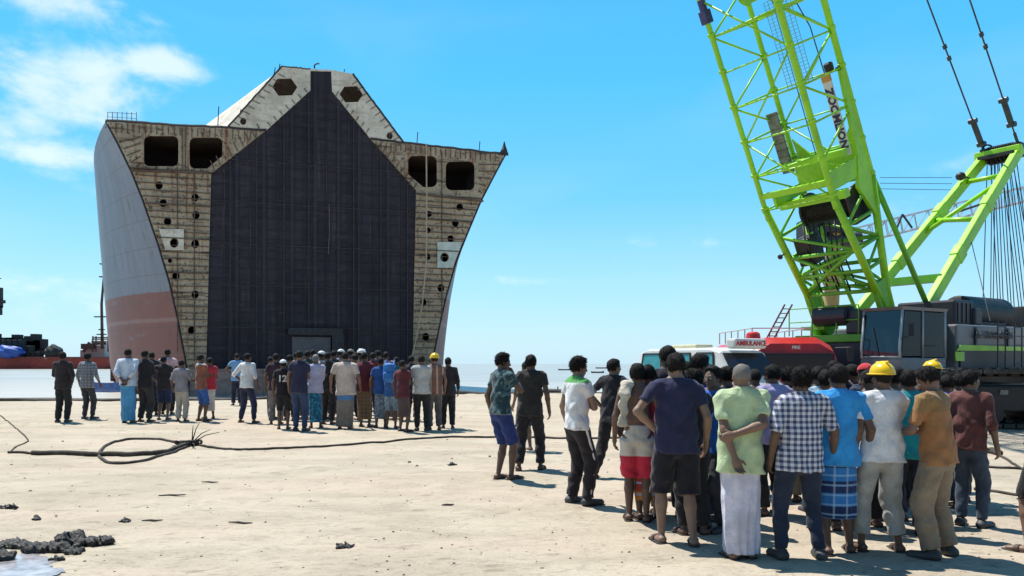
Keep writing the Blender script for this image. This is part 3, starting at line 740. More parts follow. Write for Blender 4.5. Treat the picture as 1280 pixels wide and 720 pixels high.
for i in range(5):
    for p, q in ((1, 2), (3, 4)):
        rt(bl, bt(p, ss[i]), bt(q, ss[i]), .05); rt(bl, bt(p, ss[i + (i % 2)]), bt(q, ss[i + 1 - (i % 2)]), .04)
for i in (1, 2, 3):
    for p, q in ((1, 3), (2, 4)):
        rt(bl, bt(p, ss[i]), bt(q, ss[i]), .06); rt(bl, bt(p, ss[i + (i % 2)]), bt(q, ss[i + 1 - (i % 2)]), .045)
rt(bl, bt(1, .3), bt(3, .62), .06); rt(bl, bt(3, .3), bt(1, .62), .06)
bl.build('butt_lacing', M_limed, crane, smooth=True)
# solid plated box where butt meets boom, with gussets
bx = MB()
bx.box(B(4.45, 0, H2 - .03), (1.0, 2 * W2 - .1, .10), BAX); bx.box(B(4.4, 0, -H2 + .02), (.16, 2 * W2 - .1, .14), BAX)
bx.box(B(4.4, W2 - .02, 0), (.5, .08, 2 * H2 - .12), BAX); bx.box(B(4.15, -W2 + .3, -.2), (.3, .08, 1.2), BAX)
for t_ in (W2 + .0,):
    bx.prism([(4.7, H2 - .42), (6.9, H2 - .16), (6.9, H2 - .02), (3.2, H2 - .02), (3.0, H2 - .34), (3.9, H2 - .75)], B(0, t_ - .05, 0), CU, CN, CT * .10)
bx.box(B(4.9, .1, .15), (.18, 1.9, .18), BAX); bx.box(B(3.9, 0, -.25), (.22, 2.1, .22), BAX)
for s_ in (-1, 1):
    bx.prism([(4.9, -.9 * s_), (4.9, -.45 * s_), (5.5, -.95 * s_)], B(0, 0, H2 - .06), CU, CT, CN * .06)
bx.build('boom_box_plate', M_lime, crane)
for ft, sg in ((FA, -1), (FB, 1)):
    MB().prism([(-.35, -.22), (.2, -.30), (1.3, -.34), (1.3, .3), (.2, .25), (-.35, .2)], ft - CT * .07, CU, CN, CT * .14).lathe([(.24, -.25), (.24, .25)], ft, CT, 16).build('boom_foot', M_limed, crane)
tp = MB(); tp.box(B(10.0, .1, H2 - .35), (.8, .9, .7), BAX, bev=.04); tp.box(B(9.45, .0, H2 - .1), (.12, 2 * W2 - .1, .14), BAX); tp.box(B(9.8, -.45, .2), (.10, .8, 1.0), BAX)
tp.lathe([(.32, -.6), (.38, -.55), (.2, -.5), (.2, .5), (.38, .55), (.32, .6)], B(9.7, -.1, .3), CT, 16)
tp.build('auxiliary_winch', M_lime, crane)
bj = MB(); bj.box(B(9.45, -W2, -H2), (.35, .24, .24), BAX, bev=.02)
rt(bj, B(10.2, -W2, -H2), B(10.0, -W2, H2), .05)
rt(bj, B(9.5, -W2, -H2), B(14, -W2, -H2), .105, 8); bj.build('chord_joint', M_blue2, crane)
# winch drums inside the butt
wd = MB()
wd.lathe([(.52, -.80), (.52, -.74), (.34, -.72), (.34, .72), (.52, .74), (.52, .80)], B(3.45, .1, .42), CT, 24)
for k in range(22): wd.lathe([(.345, -.69 + k * .0625), (.375, -.67 + k * .0625), (.345, -.65 + k * .0625)], B(3.45, .1, .42), CT, 18)
wd.box(B(3.3, .8, .4), (.75, .14, .7), BAX); wd.box(B(3.3, -.65, .4), (.75, .14, .7), BAX); wd.box(B(3.45, .45, .4), (.4, .5, .35), BAX, bev=.03); wd.box(B(2.45, -.7, -.1), (.8, .5, .55), BAX, bev=.04)
wd.build('hoist_drum', M_black, crane)
hy = MB()
for k in range(8):
    p0 = B(3.2, -.6 + k * .17, -.2); p1 = B(1.2 + .15 * (k % 3), -.5 + k * .15, -.35 + .1 * (k % 2)); mid = (p0 + p1) / 2 + CN * -.2
    hy.tube([p0, mid, p1], .025, 5)
hy.build('hydraulic_hose', M_black, crane, smooth=True)
# walkway gratings and lettered banner inside the boom
M_plank = mat('grey_walkway', (.16, .17, .15), .8, var=.3)
wk = MB(); wk.box(B(5.55, -W2 + .12, H2 - .55), (1.75, .36, .06), BAX)
for k in range(9): wk.box(B(4.75 + k * .2, -W2 + .12, H2 - .53), (.03, .36, .1), BAX)
wk.build('walkway', M_plank, crane)
M_white = mat('white_panel', (.62, .62, .66), .5, var=.06)
M_ink = mat('dark_lettering', (.03, .03, .09), .6, var=0)
ban = MB(); bc = B(5.75, W2 - .22, H2 - .45); ban.box(bc, (2.0, .25, .05), (CU, CT, CN)); ban = ban.build('banner', M_white, crane)
V, F = text_mesh('ZOOMLION', .30, .006, bold=.012)
sgn = -1
MB().add(*place2d((V, F), bc - CN * .033, CU * 1.0 * -1, CT, CN * -1)).build('banner_lettering', M_ink, ban)
MB().box(B(6.85, W2 - .22, H2 - .45), (.22, .25, .07), (CU, CT, CN)).build('banner_emblem', mat('orange_emblem', (.5, .25, .06), .6), ban)
lp = MB(); lp.lathe([(.1, 0), (.12, .05), (.12, .2), (.08, .24)], B(6.95, W2 - .3, H2 - .1), CU, 12); lp.lathe([(.07, 0), (.07, .1)], B(6.9, W2 - .05, H2 - .1), CU, 12); lp.build('work_light', M_black, crane)
sg_ = MB(); M_sheet = mat('blue_wire_mesh', (.2, .4, .55), .6, var=.1)
for k in range(7): rt(sg_, B(6.9, W2 - .35 - k * .13, .1), B(9.2, W2 - .35 - k * .13, .1), .009, 4)
for k in range(26): rt(sg_, B(6.9 + k * .092, W2 - .35, .1), B(6.9 + k * .092, W2 - 1.13, .1), .007, 4)
sg_.build('guard_mesh', M_sheet, crane)
bl = MB(); rt(bl, B(2.6, -W2 - .02, -H2 * .62), B(2.6, -W2 - .02, -H2 * .62 - .30), .02); bl.lathe([(.02, -.06), (.07, -.03), (.08, 0), (.07, .03), (.02, .06)], B(2.6, -W2, -H2 * .62 - .33), CN, 10); bl.build('warning_ball', M_black, crane)
ca = MB()
for o_ in (.1, .25):
    ca.tube([B(10.5, o_, .3), B(8, o_ + .05, .2), B(5, o_ + .08, .15)], .014, 5)
ca.tube([B(10.4, W2 - .9, H2 - .4), B(8.2, W2 - .3, H2 - .4), B(4.8, W2 - .2, H2 - .4)], .016, 5)
ca.build('hoist_rope', M_wire, crane)

# rear gantry (A-frame) and pendants to the boom head
MTn, MTf = L(-8.1, .55, 8.75), L(-8.1, -.55, 8.75); MFn, MFf = L(-1.8, W2, 3.25), L(-1.8, -W2, 3.25)
for a, b in ((MFn, MTn), (MFf, MTf)):
    d = (b - a).normalized(); s_ = CT; q = d.cross(s_)
    mb = MB(); mb.box((a + b) / 2, ((b - a).length + .3, .22, .34), (d, s_, q), bev=.03)
    for t in (.3, .62): mb.box(a + (b - a) * t + q * .0, (.5, .26, .42), (d, s_, q), bev=.03)
    mb.build('gantry_leg', M_lime, crane)
gd = MB()
gd.box((MFn + (MTn - MFn) * .16 + MFf + (MTf - MFf) * .16) / 2, (2.0, .42, .22), (CT, CF, Zax)); gd.build('gantry_cross_beam', M_limed, crane)
gx = MB()
m1 = MFf + (MTf - MFf) * .46; m2 = MFn + (MTn - MFn) * .78; rt(gx, m1, m2, .07, 8); rt(gx, MFn + (MTn - MFn) * .52, MFf + (MTf - MFf) * .56, .08, 8); rt(gx, MFn + (MTn - MFn) * .82, MFf + (MTf - MFf) * .82, .08, 8)
gx.build('gantry_brace', M_lime, crane, smooth=True)
top = (MTn + MTf) / 2
pu = MB()
for k in range(6): pu.lathe([(.25, -.03), (.32, -.035), (.27, 0), (.32, .035), (.25, .03)], top + CT * (-.35 + k * .14), CT, 20)
pu.box(top - Zax * .1, (.9, 1.15, .1), CAX); pu.box(top + Zax * .12, (.35, 1.3, .3), CAX, bev=.03)
pu.tube([top + CF * .2 + CT * -.35 + Zax * .1 + (Vector((math.cos(a), 0, 0)) * .22 + Zax * math.sin(a) * .26) for a in np.linspace(0, math.pi, 9)], .03, 6)
pu.build('gantry_sheave_block', M_black, crane, smooth=True).data.set_sharp_from_angle(angle=R(35))
MB().box((MTn + MTf) / 2 + CF * .25 + Zax * .0, (.16, 1.5, .28), CAX, bev=.02).build('gantry_head_beam', M_lime, crane)
wb = MB(); p = MTf + CF * 1.0 - Zax * .85; rt(wb, p, p + CF * .45 + Zax * .02, .035); wb.lathe([(.04, -.14), (.13, -.09), (.16, 0), (.13, .09), (.04, .14)], p + CF * .55, Zax, 14); wb.build('gantry_ball', M_black, crane, smooth=True)
for sg, st0 in ((1, MTn), (-1, MTf)):
    st_ = st0 + Zax * .15; en = B(45.5, sg * W2 * .9, H2); d = (en - st_).normalized(); ln_ = (en - st_).length
    mb = MB(); rt(mb, st_, en, .026, 8)
    mb.tube([st_ + d * .1, st_ + d * .5], .05, 8)
    a = .8 if sg > 0 else .35
    mb.box(st_ + d * (a + .45), (.95, .16, .12), (d, CT, d.cross(CT)), bev=.02)
    for t in (a, a + .9): mb.lathe([(.09, -.13), (.09, .13)], st_ + d * t, CT, 12)
    for t in list(np.arange(3.6, ln_ - 2, 3.1)):
        for e in (0, .42, ): mb.box(st_ + d * (t + e), (.16, .11, .11), (d, CT, d.cross(CT)), bev=.02)
    mb.build('pendant_line', M_wire, crane)
rf = MB()
for k in range(16):
    o = -.42 + k * .056; a = top + CT * o - Zax * .2 + CF * (.1 - .2 * (k % 2)); b = L(-8.6 - .3 * (k % 3), o * 2.1, 3.35)
    rt(rf, a, b, .016, 5)
rf.build('reeving_rope', M_wire, crane)
bs = MB(); rt(bs, node(4, A0 + .05), L(-1.7, W2 + .05, 3.2), .075, 10); rt(bs, node(2, A0 + .05), L(-1.7, -W2 - .05, 3.2), .06, 10); bs.build('backstop', M_limed, crane, smooth=True)
sl_ = MB(); rt(sl_, MFn + (MTn - MFn) * .42, L(-3.0, 2.2, 2.8), .012, 4); sl_.build('stay_wire', M_wire, crane)

# machinery house
hs = MB(); hs.box(L(-5.5, .2, 2.02), (9.6, 4.6, 1.24), CAX, bev=.05).build('machinery_house', M_cgrey, crane)
dp = MB()
dp.box(L(-5.5, 2.53, 1.70), (9.4, .05, .5), CAX); dp.build('lower_panel', M_cdark, crane)
dp = MB()
for (f, wd_) in ((-1.6, .08), (-3.3, .08), (-5.1, .08), (-7.2, .08)): dp.box(L(f, 2.53, 2.28), (wd_, .04, .6), CAX)
dp.build('panel_seam', M_cdark, crane)
MB().prism([(-.55, 1.93), (-.75, 2.09), (-5.4, 2.06), (-5.4, 1.97)], L(0, 2.565, 0), CF, Zax, CT * .02).build('lime_stripe', M_lime, crane)
MB().box(L(-.75, 2.56, 1.78), (.4, .03, .24), CAX).build('lime_badge', M_lime, crane)
V, F = text_mesh('ZOOMLION', .27, .008, bold=.004)
MB().add(*place2d((V, F), L(-2.75, 2.57, 2.37), -CF, Zax, CT)).build('house_lettering', M_black, crane)
MB().prism([(-1.75, 2.28), (-1.45, 2.28), (-1.6, 2.5)], L(0, 2.565, 0), CF, Zax, CT * .02).build('house_emblem', M_black, crane)
rk = MB()
for f in (-2.1, -3.0): 
    for o in (0, .4): rt(rk, L(f - o, 2.85, 1.45), L(f - o, 2.85, 2.75), .02)
    for z in np.arange(1.6, 2.7, .25): rt(rk, L(f, 2.85, z), L(f - .4, 2.85, z), .015)
rt(rk, L(-1.2, 2.85, 2.35), L(-4.6, 2.85, 2.35), .016)
rk.build('access_ladder', M_cdark, crane)
wy = MB(); wy.box(L(-5.2, 2.85, 1.43), (10, .5, .07), CAX); wy.build('side_walkway', M_alu, crane)
ub = MB(); ub.box(L(-4.6, .2, 1.2), (8.0, 3.6, .5), CAX, bev=.05); ub.lathe([(1.5, 0), (1.5, .35)], L(0, 0, .75), Zax, 32); ub.box(L(0, 0, .75), (4, 3.2, .6), CAX, bev=.06)
ub.build('turntable', M_black, crane)
eq = MB()
eq.box(L(-1.95, 1.2, 3.0), (1.0, 1.7, .72), CAX, bev=.06); eq.box(L(-.7, 1.3, 2.82), (.9, 1.4, .4), CAX, bev=.05)
eq.box(L(-2.5, 1.9, 2.9), (.4, .5, .5), CAX, bev=.06)
for k in range(4): eq.box(L(-1.6 - k * .22, 2.06, 3.0), (.05, .03, .55), CAX)
eq.build('engine_cowl', M_cdark, crane)
dr = MB(); dr.lathe([(.42, -1.2), (.5, -1.15), (.5, 1.15), (.42, 1.2)], L(-4.5, 1.1, 3.12), CF, 20)
dr.box(L(-4.5, 1.1, 2.8), (1.6, .8, .3), CAX); dr.box(L(-8.6, .3, 3.1), (1.2, 3, .8), CAX, bev=.05); dr.build('luffing_drum', M_black, crane, smooth=True).data.set_sharp_from_angle(angle=R(40))
ft_ = MB()
ft_.box(L(.35, 0, 2.3), (1.0, 2.9, .22), CAX, bev=.03); ft_.box(L(.5, -.9, 2.62), (.5, .8, .1), CAX); ft_.box(L(.6, .2, 2.75), (.3, 2.2, .12), CAX)
ft_.build('boom_seat', M_limed, crane)
fd = MB(); fd.box(L(.3, -.1, 1.75), (1.0, 3.0, .9), CAX, bev=.04); fd.box(L(.55, .6, 2.75), (.6, .7, .7), CAX, bev=.06); fd.lathe([(.22, -.6), (.3, -.55), (.3, .5), (.22, .55)], L(.7, -.2, 2.95), CT, 16); fd.build('front_frame', M_cdark, crane)
hr = MB()
for f, t in ((.9, -1.6), (.9, -.8), (.9, 0), (.9, .7)): rt(hr, L(f, t, 2.4), L(f, t, 3.2), .018)
for z in (2.8, 3.2): rt(hr, L(.9, -1.6, z), L(.9, .7, z), .018)
hr.build('front_rail', M_limed, crane)

# cab: tapered glazed box, frame, door, roof, seat
cabo = MB()
f0, f1, t0, t1 = -.06, 1.97, 1.48, 2.58
fr = lambda z: f1 - max(0, (z - 1.9)) * .12            # raked front
cabo.box(L((f0 + f1) / 2, (t0 + t1) / 2, 1.57), (f1 - f0, t1 - t0, .34), CAX, bev=.03)
cabo.build('cab', M_cgrey, crane); cabo = MB(); cabo.hexa([L(f0 - .02, t0, 2.93), L(fr(2.95), t0, 2.93), L(fr(2.95), t1, 2.93), L(f0 - .02, t1, 2.93), L(f0 - .05, t0 - .03, 3.01), L(fr(2.95) + .12, t0 - .03, 3.01), L(fr(2.95) + .12, t1 + .03, 3.01), L(f0 - .05, t1 + .03, 3.01)])
cabo.build('cab_roof', M_cgrey, crane)
MB().box(L(f0 + .05, (t0 + t1) / 2, 2.3), (.1, t1 - t0 - .1, 1.28), CAX).build('cab_shade_panel', M_black, crane)  # black panels added to paint the interior shade behind the glass
MB().box(L(.95, t0 + .06, 2.3), (1.9, .04, 1.1), CAX).build('cab_shade_panel', M_black, crane)
ff = MB()
for t in (t0 + .03, t1 - .03): ff.tube([L(f1 - .02, t, 1.72), L(f1, t, 1.95), L(fr(2.94), t, 2.94)], .035, 8)
for t in (t0 + .03, t1 - .03): rt(ff, L(f0 + .03, t, 1.72), L(f0 + .03, t, 2.94), .045, 8)
rt(ff, L(f1 - .02, t0, 1.76), L(f1 - .02, t1, 1.76), .03)
rt(ff, L(1.02, t1, 1.72), L(1.02, t1, 2.94), .028)
ff.build('cab_frame', M_alu, crane, smooth=True)
gl = MB(); gl.hexa([L(f1 - .03, t0 + .05, 1.78), L(f1, t0 + .05, 1.78), L(f1, t1 - .05, 1.78), L(f1 - .03, t1 - .05, 1.78), L(fr(2.92) - .03, t0 + .05, 2.92), L(fr(2.92), t0 + .05, 2.92), L(fr(2.92), t1 - .05, 2.92), L(fr(2.92) - .03, t1 - .05, 2.92)])
gl.build('windscreen', M_glass, crane)
gl = MB(); gl.box(L(.51, t1 - .02, 2.33), (.94, .02, 1.14), CAX); gl.build('door_glass', M_gdark, crane)
gl = MB(); gl.hexa([L(1.05, t1 - .03, 1.78), L(f1 - .06, t1 - .03, 1.78), L(f1 - .06, t1 - .01, 1.78), L(1.05, t1 - .01, 1.78), L(1.05, t1 - .03, 2.9), L(fr(2.9) - .06, t1 - .03, 2.9), L(fr(2.9) - .06, t1 - .01, 2.9), L(1.05, t1 - .01, 2.9)]); gl.build('side_glass', M_gdark, crane)
gl = MB(); gl.box(L((f0 + f1) / 2, t0 + .02, 2.33), (f1 - f0 - .2, .02, 1.14), CAX); gl.build('far_side_glass', M_gdark, crane)
se = MB(); se.box(L(.75, 2.05, 1.95), (.5, .5, .14), CAX, bev=.04); se.box(L(.45, 2.05, 2.35), (.14, .5, .75), CAX, bev=.05); se.box(L(1.5, 2.0, 2.0), (.25, .8, .5), CAX, bev=.05); se.box(L(1.5, 2.3, 2.4), (.06, .3, .22), CAX)
se.build('driver_seat', M_black, crane)
wp = MB(); rt(wp, L(f1 + .01, 2.0, 1.82), L(fr(2.6) + .02, 1.8, 2.5), .012, 5); rt(wp, L(.5, t1 + .03, 2.05), L(1.0, t1 + .03, 2.05), .015); rt(wp, L(1.95, t1 + .25, 2.3), L(1.95, t1, 2.2), .015); wp.box(L(1.95, t1 + .27, 2.42), (.04, .14, .3), CAX, bev=.01)
wp.build('mirror_and_wiper', M_black, crane)

# crawler tracks (under-carriage turned sideways to the upper works)
M_track = mat('track_steel', (.035, .033, .03), .7, hook=steelhook((.035, .034, .033), (.10, .07, .05), (.22, .2, .17), .35))
def track(cx, cy, Ln, zz, ri):
    mb = MB(); h = 1.15; r = h / 2; z0 = zz + .05; wdt = 1.1
    n = 64; per = 2 * (Ln - h) + math.pi * h
    for i in range(n):
        s_ = per * i / n
        if s_ < Ln - h: p = Vector((-(Ln - h) / 2 + s_, 0, 0)); a = 0
        elif s_ < Ln - h + math.pi * r: a = (s_ - (Ln - h)) / r; p = Vector(((Ln - h) / 2 + r * math.sin(a), 0, r - r * math.cos(a)))
        elif s_ < 2 * (Ln - h) + math.pi * r: p = Vector(((Ln - h) / 2 - (s_ - (Ln - h) - math.pi * r), 0, h)); a = math.pi
        else: a = math.pi + (s_ - 2 * (Ln - h) - math.pi * r) / r; p = Vector((-(Ln - h) / 2 + r * math.sin(a), 0, r - r * math.cos(a)))
        d = Vector((math.cos(a), 0, math.sin(a))); q = Vector((math.sin(a), 0, -math.cos(a)))
        c = Vector((cx, cy, z0)) + p
        mb.box(c, (per / n * .86, wdt, .09), (d, Vector((0, 1, 0)), q)); mb.box(c + q * .06, (per / n * .25, wdt, .05), (d, Vector((0, 1, 0)), q))
        mb.box(c - q * .07, (per / n * .6, .2, .08), (d, Vector((0, 1, 0)), q))
    mb.build('crawler_track', M_track, crane)
    fr_ = MB(); fr_.box((cx, cy, z0 + h / 2), (Ln - h * .9, wdt * .72, h * .5), bev=.05)
    for k in range(9): fr_.lathe([(.19, -wdt * .4), (.19, wdt * .4)], (cx - (Ln - h) / 2 + (Ln - h) * k / 8, cy, z0 + .25), (0, 1, 0), 16)
    for e in (-1, 1): fr_.lathe([(.42, -wdt * .42), (.42, wdt * .42), (.2, wdt * .46)], (cx + e * (Ln - h) / 2, cy, z0 + h / 2), (0, -1, 0), 20)
    fr_.build('track_frame', M_black, crane)
    sm_ = mat('scuffed_steel', (.16, .16, .16), .5, var=.3)
    for k in range(6): MB().box((cx - Ln * .3 + k * Ln * .12, cy - wdt * .38, z0 + h * .62), (.16, .04, .10)).build('track_side_lug', sm_, crane)
track(12.9, 17.4, 8.2, .22, 0); track(13.0, 24.6, 8.2, .22, 1)
MB().box((12.9, 21, .8), (2.2, 7, .5), bev=.06).box((11.4, 21, .75), (.9, 6.6, .4), bev=.06).build('carbody', M_black, crane)

# ------------------------------------------------------------------ second (derrick) crane behind: ochre column, pale lattice jib
Yd = 36
M_ochre = mat('ochre_rusted_column', (.34, .24, .08), .75, hook=steelhook((.48, .35, .13), (.30, .17, .07), (.14, .10, .06), .5))
M_pale = mat('pale_blue_lattice_paint', (.45, .5, .58), .6, var=.15)
dc = empty('derrick_crane', P(1040, 500, Yd), 'far crane with ochre column and pale lattice jib, seen behind the green boom', 'crane')
cb = P(1036, 440, Yd); ct = P(1043, 285, Yd)
mb = MB(); mb.lathe([(.42, -1.4), (.42, .4), (.36, .6), (.34, 3.0), (.40, 3.05), (.40, 3.2), (.33, 3.25), (.31, (ct - cb).length)], cb, (ct - cb), 16); mb.build('column', M_ochre, dc, smooth=True).data.set_sharp_from_angle(angle=R(40))
MB().box(P(1042, 284, Yd), (1.2, 1.0, .6), bev=.1).box(P(1014, 292, Yd), (1.0, 1.2, 1.2), bev=.1).lathe([(.35, -.9), (.35, .9)], P(1050, 300, Yd), (1, 0, 0), 12).build('machinery', M_cdark, dc)
MB().box(P(1038, 448, Yd), (3.4, 3.4, 1.0), bev=.1).box(P(1038, 468, Yd), (5.0, 3.6, 1.2), bev=.1).build('carrier', M_cdark, dc)
jb = MB(); ja = P(1062, 297, Yd); jc = P(1420, 208, Yd + 6); jd = (jc - ja).normalized(); js = jd.cross(Zax).normalized(); ju = js.cross(jd)
nb = 22; Lj = (jc - ja).length
for s_ in (-.4, .4):
    for u_ in (-.35, .35): rt(jb, ja + js * s_ + ju * u_, jc + js * s_ + ju * u_, .045, 6)
for i in range(nb):
    a = Lj * i / nb; b = Lj * (i + 1) / nb
    for s_ in (-.4, .4):
        rt(jb, ja + jd * a + js * s_ - ju * .35, ja + jd * b + js * s_ + ju * .35, .022, 4); rt(jb, ja + jd * b + js * s_ + ju * .35, ja + jd * b + js * s_ - ju * .35, .022, 4)
    for u_ in (-.35, .35): rt(jb, ja + jd * a - js * .4 + ju * u_, ja + jd * b + js * .4 + ju * u_, .022, 4)
jb.build('lattice_jib', M_pale, dc)
jr = MB()
for o in (0, .35, .7): rt(jr, P(1100, 222 + o * 20, Yd - 1), P(1190, 222 + o * 22, Yd - 1), .012, 4)
jr.build('jib_line', M_wire, dc)
jl = MB()
for (x0_, y0_, x1_, y1_) in ((1120, 288, 1128, 268), (1128, 268, 1140, 285), (1182, 270, 1236, 252), (1236, 252, 1236, 240)): rt(jl, P(x0_, y0_, Yd), P(x1_, y1_, Yd), .05, 5)
jl.build('jib_stay', M_cdark, dc)

# ================================================================== AMBULANCE VAN
def frame(px, y, fx, fy):
    f = Vector((fx, fy, 0)).normalized(); s_ = Vector((-f.y, f.x, 0))      # s_ points to the vehicle's left
    return Vector(((px - 640) / 1000 * y, y, 0)), f, s_
def loft(mb, secs, o, f, s_, mi=0, closed=True):
    """secs: list of (x_along, [(side, z)...]) cross sections, same count"""
    n = len(secs[0][1]); V = []; F = []
    for a, pr in secs: V += [o + f * a + s_ * q + Zax * z for q, z in pr]
    for i in range(len(secs) - 1):
        for j in range(n): F.append((i * n + j, i * n + (j + 1) % n, (i + 1) * n + (j + 1) % n, (i + 1) * n + j))
    F += [tuple(range(n))[::-1], tuple(range((len(secs) - 1) * n, len(secs) * n))]
    mb.add(V, F, mi)
M_vwhite = mat('white_van_paint', (.74, .74, .72), .3, hook=paint((.74, .74, .72), .2))
M_tyre = mat('tyre_rubber', (.02, .02, .02), .85, var=.3)
M_teal = mat('teal_tinted_glass', (.05, .25, .27), .08, var=.2, spec=.7)
M_redp = mat('red_vehicle_paint', (.42, .02, .02), .3, hook=paint((.62, .03, .03), .2))
M_redt = mat('red_lettering', (.5, .03, .04), .5, var=0)
M_cream = mat('cream_paint', (.6, .55, .35), .5)
def wheel(root, c, ax, r=.3, wd=.2):
    e = MB(); e.lathe([(r * .7, -wd / 2), (r * .95, -wd / 2), (r, -wd * .3), (r, wd * .3), (r * .95, wd / 2), (r * .7, wd / 2)], c, ax, 24); w_ = e.build('wheel', M_tyre, root, smooth=True); w_.data.set_sharp_from_angle(angle=R(50))
    MB().lathe([(r * .68, -wd * .52), (r * .6, -wd * .42), (r * .25, -wd * .35), (r * .2, -wd * .5), (r * .2, wd * .5), (r * .25, wd * .35), (r * .6, wd * .42), (r * .68, wd * .52)], c, ax, 18).build('rim', M_alu, w_)
o_, f_, s_ = frame(926, 16.2, .45, -.89); gzv = .2
o_ = o_ + s_ * .0 + Zax * gzv      # near front corner is on the vehicle's right... its side faces left in the photo
# origin: front corner nearest the camera; body runs back along -f and across towards +cross
cr = s_ if (s_.x > 0) else -s_
Wv, Lv = 1.45, 3.7
ctr = o_ + cr * Wv / 2
van = empty('ambulance_van', (ctr - f_ * Lv / 2), 'white ambulance van with red lettered roof sign behind the crowd', 'van')
def prof_v(w2, z0, z1, zr, t=.10): return [(-w2, z0), (-w2 - .02, z0 + .5), (-w2, z1), (-w2 + t, zr - .05), (-w2 + t + .1, zr), (w2 - t - .1, zr), (w2 - t, zr - .05), (w2, z1), (w2 + .02, z0 + .5), (w2, z0)]
mb = MB(); secs = [(0.02, prof_v(Wv / 2 - .04, .28, .62, .70)), (-.12, prof_v(Wv / 2, .26, .8, .95)), (-.32, prof_v(Wv / 2, .26, .95, 1.10)), (-.75, prof_v(Wv / 2, .26, 1.05, 1.66)), (-1.1, prof_v(Wv / 2, .26, 1.08, 1.74)), (-3.3, prof_v(Wv / 2, .26, 1.08, 1.74)), (-3.62, prof_v(Wv / 2 - .02, .28, 1.05, 1.66)), (-3.7, prof_v(Wv / 2 - .06, .32, .95, 1.45))]
loft(mb, secs, ctr, f_, cr); mb.build('body', M_vwhite, van, smooth=True).data.set_sharp_from_angle(angle=R(28))
VA = (f_, cr, Zax)
gl = MB(); a = ctr - f_ * .33 + Zax * 1.13; b_ = ctr - f_ * .74 + Zax * 1.60; nn = (f_ * .75 + Zax * .65).normalized() * .02
gl.hexa([a - cr * .64, a + cr * .64, a + cr * .64 - nn, a - cr * .64 - nn, b_ - cr * .56, b_ + cr * .56, b_ + cr * .56 - nn, b_ - cr * .56 - nn])
for i in range(len(gl.v)): gl.v[i] = tuple(Vector(gl.v[i]) + nn * 1.6)
gl.build('windscreen', M_dglass, van)
for sd in (-1, 1):
    for (a0, a1, m_) in ((-.8, -1.45, M_teal), (-1.55, -2.5, M_teal), (-2.6, -3.4, M_teal)):
        lean = (.10 - 0) / .6
        q = [ctr + f_ * a0 + cr * sd * (Wv / 2 + .012) + Zax * 1.10, ctr + f_ * a1 + cr * sd * (Wv / 2 + .012) + Zax * 1.10, ctr + f_ * a1 + cr * sd * (Wv / 2 - .075) + Zax * 1.62, ctr + f_ * (a0 - .12) + cr * sd * (Wv / 2 - .075) + Zax * 1.62]
        mb = MB(); mb.hexa([q[0], q[1], q[1] - cr * sd * .02, q[0] - cr * sd * .02, q[3], q[2], q[2] - cr * sd * .02, q[3] - cr * sd * .02]); wn = mb.build('side_window', m_, van)
        mb = MB()
        for i in range(4): mb.tube([q[i], q[(i + 1) % 4]], .022, 6)
        mb.build('window_seal', M_black, wn)
    mb = MB(); mb.box(ctr + f_ * -.55 + cr * sd * (Wv / 2 + .14) + Zax * 1.2, (.07, .12, .18), VA, bev=.02).tube([ctr + f_ * -.6 + cr * sd * (Wv / 2) + Zax * 1.12, ctr + f_ * -.55 + cr * sd * (Wv / 2 + .14) + Zax * 1.16], .012, 5); mb.build('mirror', M_black, van)
    MB().lathe([(.1, 0), (.09, .03), (.03, .05)], ctr + f_ * .0 + cr * sd * .5 + Zax * .62, f_, 16).build('headlight', M_alu, van)
    for a in (-.65, -2.95): wheel(van, ctr + f_ * a + cr * sd * (Wv / 2 - .1) + Zax * .27, cr)
    MB().box(ctr + f_ * -1.9 + cr * sd * (Wv / 2 + .02) + Zax * .8, (3.0, .012, .10), VA).build('red_side_band', M_redt, van)
MB().box(ctr + f_ * .05 + Zax * .38, (.14, Wv, .16), VA, bev=.03).build('bumper', M_black, van)
sb = MB(); sc_ = ctr - f_ * .72 + cr * .1 + Zax * 1.82
sb.box(sc_, (.30, .90, .22), VA, bev=.05); sb = sb.build('roof_sign', M_vwhite, van)
V, F = text_mesh('AMBULANCE', .145, .004, bold=.003)
rgt = cr
MB().add(*place2d((V, F), sc_ + f_ * .156 + Zax * .0, rgt, Zax, f_)).build('sign_lettering', M_redt, sb)
MB().box(ctr - f_ * 2.4 + Zax * 1.78, (.9, .5, .1), VA, bev=.03).build('roof_vent', M_cream, van)

# ================================================================== RED TRUCK / FIRE TENDER
o_, f_, s_ = frame(944, 19.4, -.02, -1); cr = s_ if s_.x > 0 else -s_; Wt, Lt = 2.02, 5.4; o_ = o_ + Zax * .22; ctr = o_ + cr * Wt / 2; VA = (f_, cr, Zax)
trk = empty('fire_tender', ctr - f_ * Lt / 2, 'red fire tender with roof rail and ladder in front of the green boom foot', 'truck')
def prof_t(w2, z0, z1, zr): return [(-w2, z0), (-w2 - .02, (z0 + z1) / 2), (-w2, z1), (-w2 + .07, zr - .20), (-w2 + .42, zr), (w2 - .42, zr), (w2 - .07, zr - .20), (w2, z1), (w2 + .02, (z0 + z1) / 2), (w2, z0)]
mb = MB(); loft(mb, [(.02, prof_t(Wt / 2 - .06, .4, .8, 1.0)), (-.06, prof_t(Wt / 2, .38, 1.0, 1.42)), (-.16, prof_t(Wt / 2, .38, 1.5, 1.86)), (-.42, prof_t(Wt / 2, .38, 1.5, 2.02)), (-1.6, prof_t(Wt / 2, .38, 1.5, 2.02)), (-1.75, prof_t(Wt / 2, .38, 1.45, 1.94)), (-5.2, prof_t(Wt / 2, .38, 1.45, 1.94)), (-5.35, prof_t(Wt / 2 - .03, .4, 1.4, 1.85))], ctr, f_, cr)
